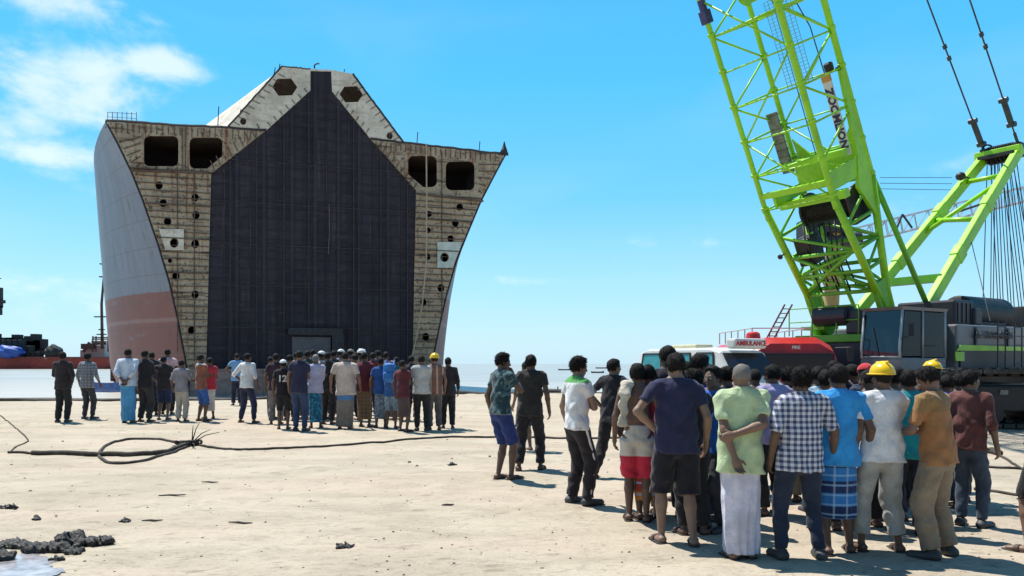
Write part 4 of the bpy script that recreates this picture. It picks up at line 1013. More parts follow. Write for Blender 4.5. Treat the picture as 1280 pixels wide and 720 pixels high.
mb.build('body', M_redp, trk, smooth=True).data.set_sharp_from_angle(angle=R(28))
gl = MB(); gl.box(ctr + f_ * -.02 + Zax * 1.36, (.12, Wt - .24, .52), (f_, cr, Zax), bev=.03); gl.build('windscreen', M_dglass, trk)
for sd in (-1, 1):
    mb = MB(); mb.box(ctr + f_ * -.9 + cr * sd * (Wt / 2 + .005) + Zax * 1.3, (.9, .03, .46), VA, bev=.01); mb.build('side_window', M_dglass, trk)
    mb = MB(); mb.box(ctr + f_ * .15 + cr * sd * (Wt / 2 + .2) + Zax * 1.6, (.08, .16, .34), VA, bev=.03).tube([ctr + f_ * .0 + cr * sd * (Wt / 2 - .1) + Zax * 1.75, ctr + f_ * .15 + cr * sd * (Wt / 2 + .2) + Zax * 1.76], .018, 5); mb.build('mirror', M_black, trk)
    MB().lathe([(.12, 0), (.11, .04), (.04, .06)], ctr + f_ * .03 + cr * sd * .72 + Zax * .72, f_, 16).build('headlight', M_alu, trk)
    for a in (-.9, -4.2): wheel(trk, ctr + f_ * a + cr * sd * (Wt / 2 - .12) + Zax * .42, cr, .42, .26)
MB().box(ctr + f_ * .08 + Zax * .5, (.18, Wt, .22), VA, bev=.04).build('bumper', M_alu, trk)
V, F = text_mesh('FIRE', .11, .004, bold=.002)
MB().add(*place2d((V, F), ctr + f_ * -.07 + Zax * 1.76, cr, Zax, (f_ + Zax * -.1))).build('cab_lettering', M_vwhite, trk)
MB().lathe([(.16, 0), (.18, .04), (.16, .16), (.1, .2)], ctr + f_ * -.5 + cr * -.92 + Zax * 1.96, Zax, 16).build('beacon', M_redp, trk)
rr = MB()
for k in range(6):
    for sd in (-1, 1): rt(rr, ctr + f_ * (-1.2 - k * .7) + cr * sd * .75 + Zax * 1.95, ctr + f_ * (-1.2 - k * .7) + cr * sd * .75 + Zax * 2.28, .016)
for sd in (-1, 1): rt(rr, ctr + f_ * -1.2 + cr * sd * .75 + Zax * 2.28, ctr + f_ * -4.7 + cr * sd * .75 + Zax * 2.28, .016)
rt(rr, ctr + f_ * -1.2 + cr * -.75 + Zax * 2.28, ctr + f_ * -1.2 + cr * .75 + Zax * 2.28, .016)
rr.build('roof_rail', M_alu, trk)
ld = MB(); a = ctr + f_ * -2.4 + cr * -.05 + Zax * 2.0; b_ = a + cr * .52 + Zax * .98; sdv = f_ * -.0 + cr * .2
for e in (0, 1): rt(ld, a + sdv * e, b_ + sdv * e, .024)
for k in range(1, 8): rt(ld, a + (b_ - a) * k / 8, a + (b_ - a) * k / 8 + sdv, .014)
tag(ld.build('ladder', mat('red_brown_ladder', (.16, .06, .05), .6)), 'thin dark ladder leaning up from the red fire tender roof', 'ladder')

# ================================================================== PEOPLE
def vv(*a): return np.array(a, float)
def nrm(a): return a / (np.linalg.norm(a) + 1e-9)
class Field:
    def __init__(s, lo, hi, h):
        s.lo = np.array(lo, float); s.h = h; n = np.ceil((np.array(hi) - s.lo) / h).astype(int) + 2
        s.n = n; s.V = np.full(tuple(n), .25, np.float32); s.ax = [s.lo[i] + h * np.arange(n[i]) for i in range(3)]
    def block(s, lo, hi):
        a = np.maximum(0, np.floor((np.array(lo) - s.lo) / s.h).astype(int)); b = np.minimum(s.n, np.ceil((np.array(hi) - s.lo) / s.h).astype(int) + 1)
        if np.any(b <= a): return None
        sl = tuple(slice(a[i], b[i]) for i in range(3))
        P = np.stack(np.meshgrid(*[s.ax[i][sl[i]] for i in range(3)], indexing='ij'), -1)
        return sl, P
    def put(s, sl, d, k, sub=False):
        o = s.V[sl]
        if sub: s.V[sl] = np.maximum(o, -d); return
        if k > 0:
            t = np.clip(.5 + .5 * (o - d) / k, 0, 1); s.V[sl] = o * (1 - t) + d * t - k * t * (1 - t)
        else: s.V[sl] = np.minimum(o, d)
    def cone(s, a, b, ra, rb, k=.02, side=None, sx=1.0, flat=False, sub=False):
        a = np.array(a, float); b = np.array(b, float); R_ = max(ra, rb) * max(sx, 1) + k + .03
        bl = s.block(np.minimum(a, b) - R_, np.maximum(a, b) + R_)
        if bl is None: return s
        sl, P = bl; d = b - a; Ln = np.linalg.norm(d); d = d / (Ln + 1e-9); q = P - a; t = q @ d
        tc_ = np.clip(t, 0, Ln); r = ra + (rb - ra) * tc_ / (Ln + 1e-9)
        lat = q - t[..., None] * d
        if side is not None:
            sd = np.array(side, float); sd = sd - d * (sd @ d); sd = nrm(sd); u = lat @ sd; rest = lat - u[..., None] * sd
            rad2 = (u / sx) ** 2 + (rest ** 2).sum(-1)
        else: rad2 = (lat ** 2).sum(-1)
        if flat: D = np.maximum(np.sqrt(rad2) - r, np.maximum(t - Ln, -t))
        else: D = np.sqrt(rad2 + (t - tc_) ** 2) - r
        s.put(sl, D, k, sub); return s
    def ell(s, c, r, k=.02, M=None, sub=False):
        c = np.array(c, float); r = np.array(r, float); m = r.max() + k + .03; bl = s.block(c - m, c + m)
        if bl is None: return s
        sl, P = bl; q = P - c
        if M is not None: q = q @ M
        k0 = np.sqrt(((q / r) ** 2).sum(-1)); k1 = np.sqrt(((q / r ** 2) ** 2).sum(-1)) + 1e-6
        s.put(sl, k0 * (k0 - 1) / k1, k, sub); return s
    def P(s): return np.stack(np.meshgrid(*s.ax, indexing='ij'), -1)
    def cut(s, p, n):      # keep the side where (x-p).n < 0
        n = nrm(np.array(n, float)); d = (s.ax[0][:, None, None] - p[0]) * n[0] + (s.ax[1][None, :, None] - p[1]) * n[1] + (s.ax[2][None, None, :] - p[2]) * n[2]
        s.V = np.maximum(s.V, d.astype(np.float32)); return s
    def wrinkle(s, amp, seed, fz=1.0, fx=1.0):
        x, y, z = s.ax[0][:, None, None], s.ax[1][None, :, None], s.ax[2][None, None, :]; r = seed * 1.7
        w = np.sin(17 * fx * x + 9 * y + 23 * fz * z + r + 1.8 * np.sin(13 * z * fz + 11 * x + r)) + .8 * np.sin(-23 * fx * x + 19 * y + 31 * fz * z + 2 * r + 1.5 * np.sin(21 * x - 9 * z)) + .5 * np.sin(41 * x + 37 * y - 29 * z * fz + 3 * r)
        s.V = s.V + (amp * w).astype(np.float32); return s
    def mesh(s):
        V = s.V; V[0] = V[-1] = .1; V[:, 0] = V[:, -1] = .1; V[:, :, 0] = V[:, :, -1] = .1
        I = V < 0; n = np.array(V.shape); acc = np.zeros(tuple(n - 1) + (3,), np.float32); cnt = np.zeros(tuple(n - 1), np.float32)
        for ax in range(3):
            a = [slice(None)] * 3; b = [slice(None)] * 3; a[ax] = slice(0, -1); b[ax] = slice(1, None); a = tuple(a); b = tuple(b)
            cr_ = I[a] != I[b]; ii = np.argwhere(cr_)
            if not len(ii): continue
            va = V[a][cr_]; vb = V[b][cr_]; t = va / (va - vb + 1e-12); pos = ii.astype(np.float32); pos[:, ax] += t
            o1, o2 = [q for q in range(3) if q != ax]
            for d1 in (0, -1):
                for d2 in (0, -1):
                    c = ii.copy(); c[:, o1] += d1; c[:, o2] += d2
                    ok = (c[:, o1] >= 0) & (c[:, o2] >= 0) & (c[:, o1] < n[o1] - 1) & (c[:, o2] < n[o2] - 1)
                    cc = c[ok]; acc_i = (cc[:, 0], cc[:, 1], cc[:, 2]); np.add.at(acc, acc_i, pos[ok]); np.add.at(cnt, acc_i, 1)
        used = cnt > 0; ids = np.full(cnt.shape, -1, np.int64); ids[used] = np.arange(used.sum())
        Vt = (acc[used] / cnt[used][:, None]) * s.h + s.lo; F = []
        for ax in range(3):
            a = [slice(None)] * 3; b = [slice(None)] * 3; a[ax] = slice(0, -1); b[ax] = slice(1, None)
            cr_ = I[tuple(a)] != I[tuple(b)]; ii = np.argwhere(cr_)
            if not len(ii): continue
            o1, o2 = [(1, 2), (2, 0), (0, 1)][ax]
            ok = (ii[:, o1] > 0) & (ii[:, o2] > 0) & (ii[:, o1] < n[o1] - 1) & (ii[:, o2] < n[o2] - 1); ii = ii[ok]
            ins = I[ii[:, 0], ii[:, 1], ii[:, 2]]
            def g(d1, d2):
                c = ii.copy(); c[:, o1] += d1; c[:, o2] += d2; return ids[c[:, 0], c[:, 1], c[:, 2]]
            q = np.stack([g(-1, -1), g(0, -1), g(0, 0), g(-1, 0)], -1); q[~ins] = q[~ins][:, ::-1]; F.append(q[(q >= 0).all(1)])
        F = np.concatenate(F) if F else np.zeros((0, 4), int)
        # light smoothing
        if len(Vt):
            A = np.zeros_like(Vt); C_ = np.zeros(len(Vt))
            for i in range(4):
                np.add.at(A, F[:, i], Vt[F[:, (i + 1) % 4]]); np.add.at(C_, F[:, i], 1); np.add.at(A, F[:, i], Vt[F[:, (i + 3) % 4]]); np.add.at(C_, F[:, i], 1)
            Vt = Vt * .5 + (A / np.maximum(C_, 1)[:, None]) * .5
        return Vt, F
def mkmesh(name, parts, mats, parent):
    """parts: list of (V,F,material index)"""
    me = bpy.data.meshes.new(name); Vs = []; Fs = []; mi = []; k = 0
    for V, F, m_ in parts:
        Vs.append(V); Fs.append(np.asarray(F) + k); mi.append(np.full(len(F), m_)); k += len(V)
    V = np.concatenate(Vs); F = np.concatenate(Fs); mi = np.concatenate(mi)
    me.vertices.add(len(V)); me.vertices.foreach_set('co', V.astype(np.float32).ravel())
    me.loops.add(F.size); me.loops.foreach_set('vertex_index', F.astype(np.int32).ravel())
    me.polygons.add(len(F)); me.polygons.foreach_set('loop_start', np.arange(0, F.size, 4, dtype=np.int32)); me.polygons.foreach_set('loop_total', np.full(len(F), 4, np.int32))
    for m_ in mats: me.materials.append(m_)
    me.polygons.foreach_set('material_index', mi.astype(np.int32)); me.update(calc_edges=True); me.shade_smooth()
    o = bpy.data.objects.new(name, me); col.objects.link(o); o.parent = parent; return o

_mc = {}
def skinm(c):
    key = ('skin',) + tuple(c)
    if key not in _mc: 
        m = mat('skin', c, .55, var=.12, vscale=9, bump=.15, bscale=60); m.node_tree.nodes['Principled BSDF'].inputs['Subsurface Weight'].default_value = 0; _mc[key] = m
    return _mc[key]
def cloth(c, kind='plain', c2=(.6, .6, .6), p=1.0):
    c = tuple(min(.75, q * 1.18 + .004) for q in c)
    key = (kind, tuple(c), tuple(c2), p)
    if key in _mc: return _mc[key]
    def h(n, tc, b):
        x, y, z = n.xyz(tc)
        fn = n.noise(tc, 4, 6, .65); base_ = n.mix(n.step(fn, .34, .66), tuple(q * .74 for q in c), tuple(min(1, q * 1.12) for q in c))
        base_ = n.mix(n.m('MULTIPLY', n.step(n.noise(tc, 60, 3), .4, .65), .18), base_, tuple(q * .6 for q in c))
        r_ = base_
        if kind == 'check':
            fx = n.step(n.m('SINE', n.m('MULTIPLY', x, 150 * p)), -.15, .15); fz = n.step(n.m('SINE', n.m('MULTIPLY', z, 150 * p)), -.15, .15)
            mid = tuple((a + q) / 2 * .8 for a, q in zip(c, c2)); r_ = n.mix(fx, n.mix(fz, base_, mid), n.mix(fz, mid, c2))
        elif kind == 'band':
            f = n.step(n.m('SINE', n.m('MULTIPLY', z, 30 * p)), -.3, .1); r_ = n.mix(f, base_, c2)
            f = n.step(n.m('SINE', n.m('MULTIPLY', z, 77 * p)), .75, .9); r_ = n.mix(n.m('MULTIPLY', f, .7), r_, (.25, .45, .7))
            f = n.step(n.m('SINE', n.m('MULTIPLY', x, 60)), .8, .95); r_ = n.mix(n.m('MULTIPLY', f, .35), r_, (.5, .6, .75))
        elif kind == 'lower':    # two tones, change at height p
            r_ = n.mix(n.step(z, p - .01, p + .01), base_, c2)
        elif kind == 'upper':
            f = n.noise(tc, 40, 3, .6); r_ = n.mix(n.step(z, p - .008, p + .008), base_, c2)
        elif kind == 'print':
            f = n.noise(tc, 22 * p, 4, .6, 1.2); r_ = n.mix(n.step(f, .5, .56), base_, c2)
        elif kind == 'stripe':
            f = n.step(n.m('SINE', n.m('MULTIPLY', x, 95 * p)), .6, .8); r_ = n.mix(f, base_, c2)
        b.inputs['Sheen Weight'].default_value = .15
        bn = n.node('ShaderNodeBump'); bn.inputs['Strength'].default_value = .8; bn.inputs['Distance'].default_value = .022
        wv = n.m('ADD', n.noise(n.scalev(tc, 1, 1, .7), 8, 4, .5, 1.6), n.m('MULTIPLY', n.noise(tc, 120, 2), .12)); n.put(bn.inputs['Height'], wv); n.l.new(bn.outputs[0], b.inputs['Normal'])
        return r_
    _mc[key] = mat('cloth', c, .9, hook=h, spec=.2); return _mc[key]
def hairhook(c):
    def h(n, tc, b):
        f = n.noise(n.scalev(tc, 160, 160, 60), 1, 4, .75); bn = n.node('ShaderNodeBump'); bn.inputs['Strength'].default_value = .8; bn.inputs['Distance'].default_value = .01
        n.put(bn.inputs['Height'], f); n.l.new(bn.outputs[0], b.inputs['Normal']); return n.mix(f, tuple(q * .6 for q in c), tuple(q * 1.5 for q in c))
    return h
M_hair = mat('black_hair', (.012, .010, .010), .75, hook=hairhook((.013, .011, .011)), spec=.2)
M_hairg = mat('greying_hair', (.16, .15, .15), .6, hook=hairhook((.17, .16, .155)), spec=.3)
M_eye = mat('eye_white', (.6, .57, .52), .3, var=0); M_iris = mat('iris', (.02, .012, .01), .2, var=0); M_lip = mat('lips', (.12, .05, .045), .5, var=0)
M_sole = mat('sandal_rubber', (.035, .03, .028), .8, var=.3); M_shoe = mat('dark_shoe', (.05, .05, .055), .6, var=.3)
M_hhat = mat('yellow_helmet_plastic', (.82, .52, .01), .28, var=.05, spec=.5); M_what = mat('white_cap_cloth', (.65, .65, .66), .8)
SK = [(.15, .082, .054), (.12, .065, .044), (.19, .11, .075), (.23, .14, .10)]

def ik(S_, T_, l1, l2, pole):
    d = T_ - S_; D = np.linalg.norm(d); D2 = min(D, (l1 + l2) * .999); d = d / (D + 1e-9); T_ = S_ + d * D2
    a = (l1 * l1 - l2 * l2 + D2 * D2) / (2 * D2); h = math.sqrt(max(0, l1 * l1 - a * a)); pl = np.array(pole, float); pl = nrm(pl - d * (pl @ d)); return S_ + d * a + pl * h, T_
ARM = {  # wrist target for the right side (x outward), elbow pole, palm normal, curl
    'down': ((.235, .03, .875), (.35, -1, 0), (-1, .1, 0), .35), 'loose': ((.27, .07, .89), (.5, -1, 0), (-1, 0, 0), .45),
    'back': ((.03, -.155, .95), (1, -.7, 0), (0, -1, 0), .5), 'backhang': ((.10, -.17, .88), (1, -.8, 0), (0, -1, .1), .5),
    'backhold': ((-.13, -.165, 1.075), (1, -.5, -.2), (0, 1, 0), .8), 'hip': ((.17, .03, 1.00), (1, -.35, 0), (-.6, .5, .6), .7),
    'phone': ((.06, .27, 1.10), (.7, -.4, -.5), (-.3, 0, 1), .8), 'chin': ((.03, .17, 1.40), (.5, .3, -1), (-.2, -1, .1), .8),
    'fold': ((-.09, .165, 1.16), (.8, 0, -.6), (0, -1, 0), .5), 'swing': ((.23, .20, .93), (.2, -1, -.2), (-1, 0, 0), .5), 'swingb': ((.24, -.20, .93), (.2, -1, 0), (-1, 0, 0), .4),
    'reach': ((.26, .36, 1.25), (.6, -.2, -.8), (0, 0, -1), .4), 'pocket': ((.19, .08, .93), (.7, -1, 0), (-1, 0, 0), .9), 'out': ((.42, .16, 1.12), (.3, -.4, -1), (0, 0, -1), .3),
    'wheel': ((.14, .36, 1.08), (.6, -.2, -.8), (0, 0, -1), .7)}
M_strap = mat('sandal_strap', (.06, .04, .03), .7, var=.2)
count = 0
def person(px, feet, top, yaw, label, shirt=None, bottom=None, arms=('down', 'down'), skin=0, hair='short', head=(0, 0), lean=0, stance=(.10, .10, 0, 0), wide=1.0,
           sleeve=.55, hem=.80, blen=1.0, shoes='sandal', hat=None, collar=False, group=None, pos=None, H=None, seat=None, back=None, open_chest=False, twist=0, bag=1.0):
    """px/feet/top: photo pixels used to survey where the person stands and how tall they are"""
    global count; count += 1; seed = count
    r = random.Random(seed * 13 + 5)
    if pos is None:
        x, y = hit(px, feet); z = gz(x, y)
        k = (EYE - z + (454 - top) / 1000 * y) / 1.65; k = max(.80, min(1.13, k))
    else: x, y, z = pos; k = H or 1.0
    near = y < 13.5; h = .0125 if near else .021; hh = .0065 if near else .012; hf = .0052 if near else .0075
    rt_ = bpy.data.objects.new('person', None); col.objects.link(rt_); rt_.empty_display_size = .2
    rt_.location = (x, y, z - .006); rt_.rotation_euler = (0, 0, R(yaw)); tag(rt_, label, 'person', group)
    ln_ = R(lean); up = vv(0, math.sin(ln_), math.cos(ln_)); fw = vv(0, math.cos(ln_), -math.sin(ln_))
    tw = R(twist); sdx = nrm(vv(math.cos(tw), math.sin(tw), r.uniform(-.06, .06))); W = wide * .93; wide = W
    wl, wr, yl, yr = stance
    if seat is None:
        sway = r.uniform(-.035, .035); feetp = [vv(-wl, yl + r.uniform(-.03, .05), .085), vv(wr, yr + r.uniform(-.03, .05), .085)]
        pz = min(.905, min(math.sqrt(.80 ** 2 - (abs(f[0]) - .09) ** 2 - f[1] ** 2) + .10 for f in feetp)); P0 = vv(sway, 0, pz - abs(sway) * .25); up = nrm(up + vv(-sway * 1.1, 0, 0))
        hips = [P0 + vv(-.088 * W, 0, -.02), P0 + vv(.088 * W, 0, -.02)]
        legs = []
        for i in (0, 1):
            kn, an = ik(hips[i], feetp[i], .415, .395, (.08 * (-1, 1)[i], 1, 0)); legs.append((hips[i], kn, an))
    else:
        P0 = vv(0, 0, .62); hips = [P0 + vv(-.09, 0, 0), P0 + vv(.09, 0, 0)]
        legs = [(hips[i], hips[i] + vv((-.04, .04)[i], .40, .02), hips[i] + vv((-.04, .04)[i], .46, -.36)) for i in (0, 1)]
    U_ = lambda t: P0 + up * t
    shc = U_(.478); nk = U_(.53); sh = [shc - sdx * .172 * W - up * .005, shc + sdx * .172 * W - up * .005]
    dz = P0[2] - .905
    armj = []
    for i in (0, 1):
        sg = (-1, 1)[i]; nm = arms[i]; T_, pole, pn, curl = ARM[nm]
        T_ = vv(T_[0] * sg + (sg * .02 if nm in ('down', 'loose') else 0) + (W - 1) * .17 * sg, T_[1], T_[2] + dz); q = T_ - P0; T_ = P0 + vv(q[0], 0, 0) + up * q[2] + fw * q[1]
        if nm in ('down', 'loose', 'swing', 'swingb'): T_ = T_ + vv(0, math.sin(ln_) * .35, 0) * 0
        el_, wr_ = ik(sh[i], T_, .285, .25, (pole[0] * sg, pole[1], pole[2])); armj.append((sh[i], el_, wr_, vv(pn[0] * sg, pn[1], pn[2]), curl, sg))
    hp_, hy_ = R(head[0]), R(head[1])
    # head frame: pitch down positive, yaw to the left positive
    Ry = np.array([[math.cos(hy_), -math.sin(hy_), 0], [math.sin(hy_), math.cos(hy_), 0], [0, 0, 1]]); Rx = np.array([[1, 0, 0], [0, math.cos(-hp_), -math.sin(-hp_)], [0, math.sin(-hp_), math.cos(-hp_)]])
    HM = Ry @ Rx; hc = nk + nrm(up * .8 + vv(0, .03, .2) + (HM @ vv(0, 0, 1)) * .5) * .118 + fw * .012
    lo = vv(-.62, -.45, -.02); hi = vv(.62, .75, 1.9)
    pts = np.array([p for lg in legs for p in lg] + [p for a in armj for p in a[:3]] + [nk]); lo = pts.min(0) - vv(.2, .2, .13); hi = pts.max(0) + vv(.2, .27, .08)
    lo[2] = max(lo[2], -.03)
    # ---- body
    B_ = Field(lo, hi, h)
    thick = W
    B_.cone(P0 + vv(0, 0, -.03), U_(.06), .092 * thick, .088 * thick, .03, vv(1, 0, 0), 1.55)
    B_.cone(U_(.06), U_(.20), .082 * thick, .088 * thick, .04, vv(1, 0, 0), 1.5)
    B_.cone(U_(.20), U_(.42), .092 * thick, .098 * thick, .04, sdx, 1.55)
    B_.cone(sh[0] + sdx * .03, sh[1] - sdx * .03, .052, .052, .05)
    B_.cone(shc + up * .01, nk + up * .01, .066, .052, .05, sdx, 1.35); B_.cone(nk - up * .03, hc - (HM @ vv(0, .02, .03)), .052, .050, .02)
    for (a, kn, an), fp in zip(legs, (0, 1)):
        B_.cone(a, kn, .082 * thick, .050, .03); B_.cone(kn, kn + (an - kn) * .35, .050, .053, .02); B_.cone(kn + (an - kn) * .35, an, .053, .031, .02)
        toe = an + vv((-.035, .035)[fp], .15, -.058) if seat is None else an + vv(0, .15, -.04)
        B_.cone(an + vv(0, -.035, -.045), toe, .033, .026, .02, vv(1, 0, 0), 1.3)
    for (a, e, w_, pn, cu, sg) in armj:
        B_.cone(a, e, .044, .036, .025); B_.cone(e, e + (w_ - e) * .3, .037, .036, .02); B_.cone(e + (w_ - e) * .3, w_ + nrm(w_ - e) * .02, .036, .024, .02)
    if seat is None: B_.cut(vv(0, 0, .004), (0, 0, -1))
    parts = [(*B_.mesh(), 0)]
    # ---- hands: palm, four unequal bent fingers, thumb
    for (a, e, w_, pn, cu, sg) in armj:
        D = nrm(w_ - e); 
        if arms[0 if sg < 0 else 1] in ('down', 'loose'): D = nrm(D + vv(0, .25, -.1))
        Np = nrm(pn - D * (pn @ D)); Sd = np.cross(D, Np) * 1.0
        if Sd @ vv(-sg * .2, 1, .3) < 0: Sd = -Sd
        F_ = Field(w_ - .21, w_ + .21, hf)
        Mx = np.stack([D, Sd, Np], 1); F_.ell(w_ + D * .05, (.055, .040, .018), .01, Mx); F_.cone(w_ - D * .02, w_ + D * .03, .025, .024, .015, Sd, 1.15)
        for i, (Lf, o) in enumerate(((.068, .028), (.077, .009), (.071, -.010), (.056, -.028))):
            b0 = w_ + D * (.088 - abs(o) * .25) + Sd * o; c1_ = cu * (1 + .12 * i); d1 = nrm(D * math.cos(c1_) + Np * math.sin(c1_) + Sd * o * 2.5); d2 = nrm(D * math.cos(c1_ * 2.1) + Np * math.sin(c1_ * 2.1) + Sd * o * 1.5)
            b1 = b0 + d1 * Lf * .55; b2 = b1 + d2 * Lf * .5; F_.cone(b0 - D * .012, b1, .0095, .0088, .004); F_.cone(b1, b2, .0086, .0070, .003)
        t0_ = w_ + D * .022 + Sd * .030; t1_ = t0_ + nrm(D * .7 + Sd * .65 + Np * .35) * .036; t2_ = t1_ + nrm(D * .9 + Sd * .2 + Np * .4) * .030
        F_.cone(t0_ - Sd * .008, t1_, .0125, .0105, .008); F_.cone(t1_, t2_, .0102, .0080, .003); parts.append((*F_.mesh(), 0))
    # ---- head
    T = lambda *p: hc + HM @ vv(*p)
    G = Field(hc - .185, hc + .175, hh)
    G.ell(T(0, -.012, .018), (.076, .096, .093), .02, HM).ell(T(0, .026, -.042), (.056, .062, .073), .03, HM).cone(T(-.03, .03, -.07), T(.03, .03, -.07), .030, .030, .02)
    G.ell(T(0, .062, -.092), (.024, .020, .018), .02, HM)
    if near:
        G.cone(T(-.033, .074, .021), T(.033, .074, .021), .013, .013, .012)
        for sx_ in (-1, 1): G.ell(T(sx_ * .031, .096, .000), (.019, .017, .012), 0, HM, sub=True); G.ell(T(sx_ * .047, .062, -.022), (.020, .02, .018), .02, HM)
    G.cone(T(0, .085, .010), T(0, .106, -.030), .0085, .0135, .008).cone(T(-.011, .094, -.034), T(.011, .094, -.034), .009, .009, .006)
    G.cone(T(-.017, .084, -.057), T(.017, .084, -.057), .007, .007, .005).cone(T(-.014, .083, -.068), T(.014, .083, -.068), .008, .008, .004)
    for sx_ in (-1, 1): G.ell(T(sx_ * .077, -.010, -.012), (.010, .020, .031), .006, HM); G.ell(T(sx_ * .085, -.006, -.010), (.006, .012, .02), 0, HM, sub=True)
    G.cone(T(0, -.022, -.05), nk, .052, .056, .03); parts.append((*G.mesh(), 0)); nh_ = len(parts) - 1
    if near:
        for sx_ in (-1, 1):
            E_ = Field(T(sx_ * .031, .076, .002) - .02, T(sx_ * .031, .076, .002) + .02, .0032); E_.ell(T(sx_ * .031, .076, .002), (.0125,) * 3, 0); parts.append((*E_.mesh(), 1))
            E_ = Field(T(sx_ * .031, .083, .002) - .015, T(sx_ * .031, .083, .002) + .015, .0028); E_.ell(T(sx_ * .031, .0835, .002), (.0062,) * 3, 0); parts.append((*E_.mesh(), 2))
        L_ = Field(T(0, .09, -.062) - .035, T(0, .09, -.062) + .035, .004); L_.cone(T(-.017, .088, -.0585), T(.017, .088, -.0585), .0055, .0055, .001).cone(T(-.014, .087, -.067), T(.014, .087, -.067), .0062, .0062, .001); parts.append((*L_.mesh(), 3))
    sc_ = k; hs_ = lambda V: hc + (V - hc) * .93
    parts = parts[:nh_] + [(hs_(V), F, m_) for V, F, m_ in parts[nh_:]]
    parts = [(V * sc_, F, m_) for V, F, m_ in parts]
    mkmesh('body', parts, [skinm(SK[skin]), M_eye, M_iris, M_lip], rt_)
    def fin(Fd, name, m_, parent=rt_):
        V, F = Fd.mesh()
        if len(F) < 4: return None
        if name in ('hair', 'cap', 'hard_hat'): V = hs_(V)
        return mkmesh(name, [(V * sc_, F, 0)], [m_], parent)
    # ---- hair
    Hf = Field(hc - .165, hc + .185, hh)
    th_ = {'short': .006, 'thick': .010, 'messy': .013, 'bald': .003, 'grey': .006, 'long': .02}[hair]
    Hf.ell(T(0, -.018, .026 + th_ * .3), (.076 + th_, .094 + th_, .094 + th_), 0, HM)
    if hair in ('thick', 'messy', 'long'): Hf.ell(T(0, .045, .085), (.055, .045, .032), .03, HM)
    x_, y_, z_ = Hf.ax[0][:, None, None], Hf.ax[1][None, :, None], Hf.ax[2][None, None, :]
    am = {'short': .0008, 'thick': .0014, 'messy': .0024, 'bald': .0004, 'grey': .0008, 'long': .002}[hair]
    Hf.V = Hf.V + (am * (np.sin(135 * x_ + 3 * seed + 3 * np.sin(47 * z_ + 31 * y_)) + np.sin(165 * y_ + seed + 3 * np.sin(53 * x_)) + 1.6 * np.sin(48 * z_ + 50 * x_ + seed) + 1.2 * np.sin(61 * y_ - 37 * x_ + seed))).astype(np.float32)
    fr1 = HM @ vv(0, .82, -.57); Hf.cut(T(0, .062, .062), fr1); Hf.cut(T(0, .030 if hair != 'long' else .04, -.02), nrm(HM @ vv(0, .97, -.22)) if hair != 'bald' else HM @ vv(0, .97, -.22))
    Hf.cut(T(0, -.05, -.048), HM @ vv(0, .25, -1))
    if hair == 'bald': Hf.ell(T(0, .01, .10), (.068, .085, .055), 0, HM, sub=True)
    hV, hF = Hf.mesh(); hV = hs_(hV)
    if near and hair != 'bald' and len(hV):      # loose tufts breaking up the outline
        rg = np.random.default_rng(seed); nt = {'short': 500, 'grey': 500, 'thick': 1000, 'messy': 1300, 'long': 1000}[hair]; b0 = hV[rg.integers(0, len(hV), nt)]
        ou = b0 - hc; ou /= np.linalg.norm(ou, axis=1)[:, None] + 1e-9; rd = rg.normal(size=(nt, 3)); dn = HM @ vv(0, .15, -1)
        d_ = ou * .55 + rd * .38 + dn * (.45 if hair != 'short' else .2); d_ /= np.linalg.norm(d_, axis=1)[:, None]; ln2 = rg.uniform(.5, 1, nt)[:, None] * {'short': .012, 'grey': .012, 'thick': .024, 'messy': .034, 'long': .04}[hair]
        s1 = np.cross(d_, rg.normal(size=(nt, 3))); s1 /= np.linalg.norm(s1, axis=1)[:, None]; s2 = np.cross(d_, s1); w0 = .0042; b0 = b0 - ou * .005; tp = b0 + d_ * ln2 + dn * .004
        T4 = np.concatenate([b0 + s1 * w0, b0 - s1 * w0 * .5 + s2 * w0 * .8, b0 - s1 * w0 * .5 - s2 * w0 * .8, tp]); ii = np.arange(nt)
        tf_ = np.concatenate([np.stack([ii, ii + nt, ii + 3 * nt, ii + 3 * nt], 1)[:, :3], np.stack([ii + nt, ii + 2 * nt, ii + 3 * nt], 1), np.stack([ii + 2 * nt, ii, ii + 3 * nt], 1)])
        me = bpy.data.meshes.new('hair'); me.from_pydata((np.concatenate([hV, T4]) * sc_).tolist(), [], hF.tolist() + (tf_ + len(hV)).tolist()); me.materials.append(M_hairg if hair == 'grey' else M_hair); me.shade_smooth()
        ho_ = bpy.data.objects.new('hair', me); col.objects.link(ho_); ho_.parent = rt_
    else: fin(Hf, 'hair', M_hairg if hair in ('bald', 'grey') else M_hair)
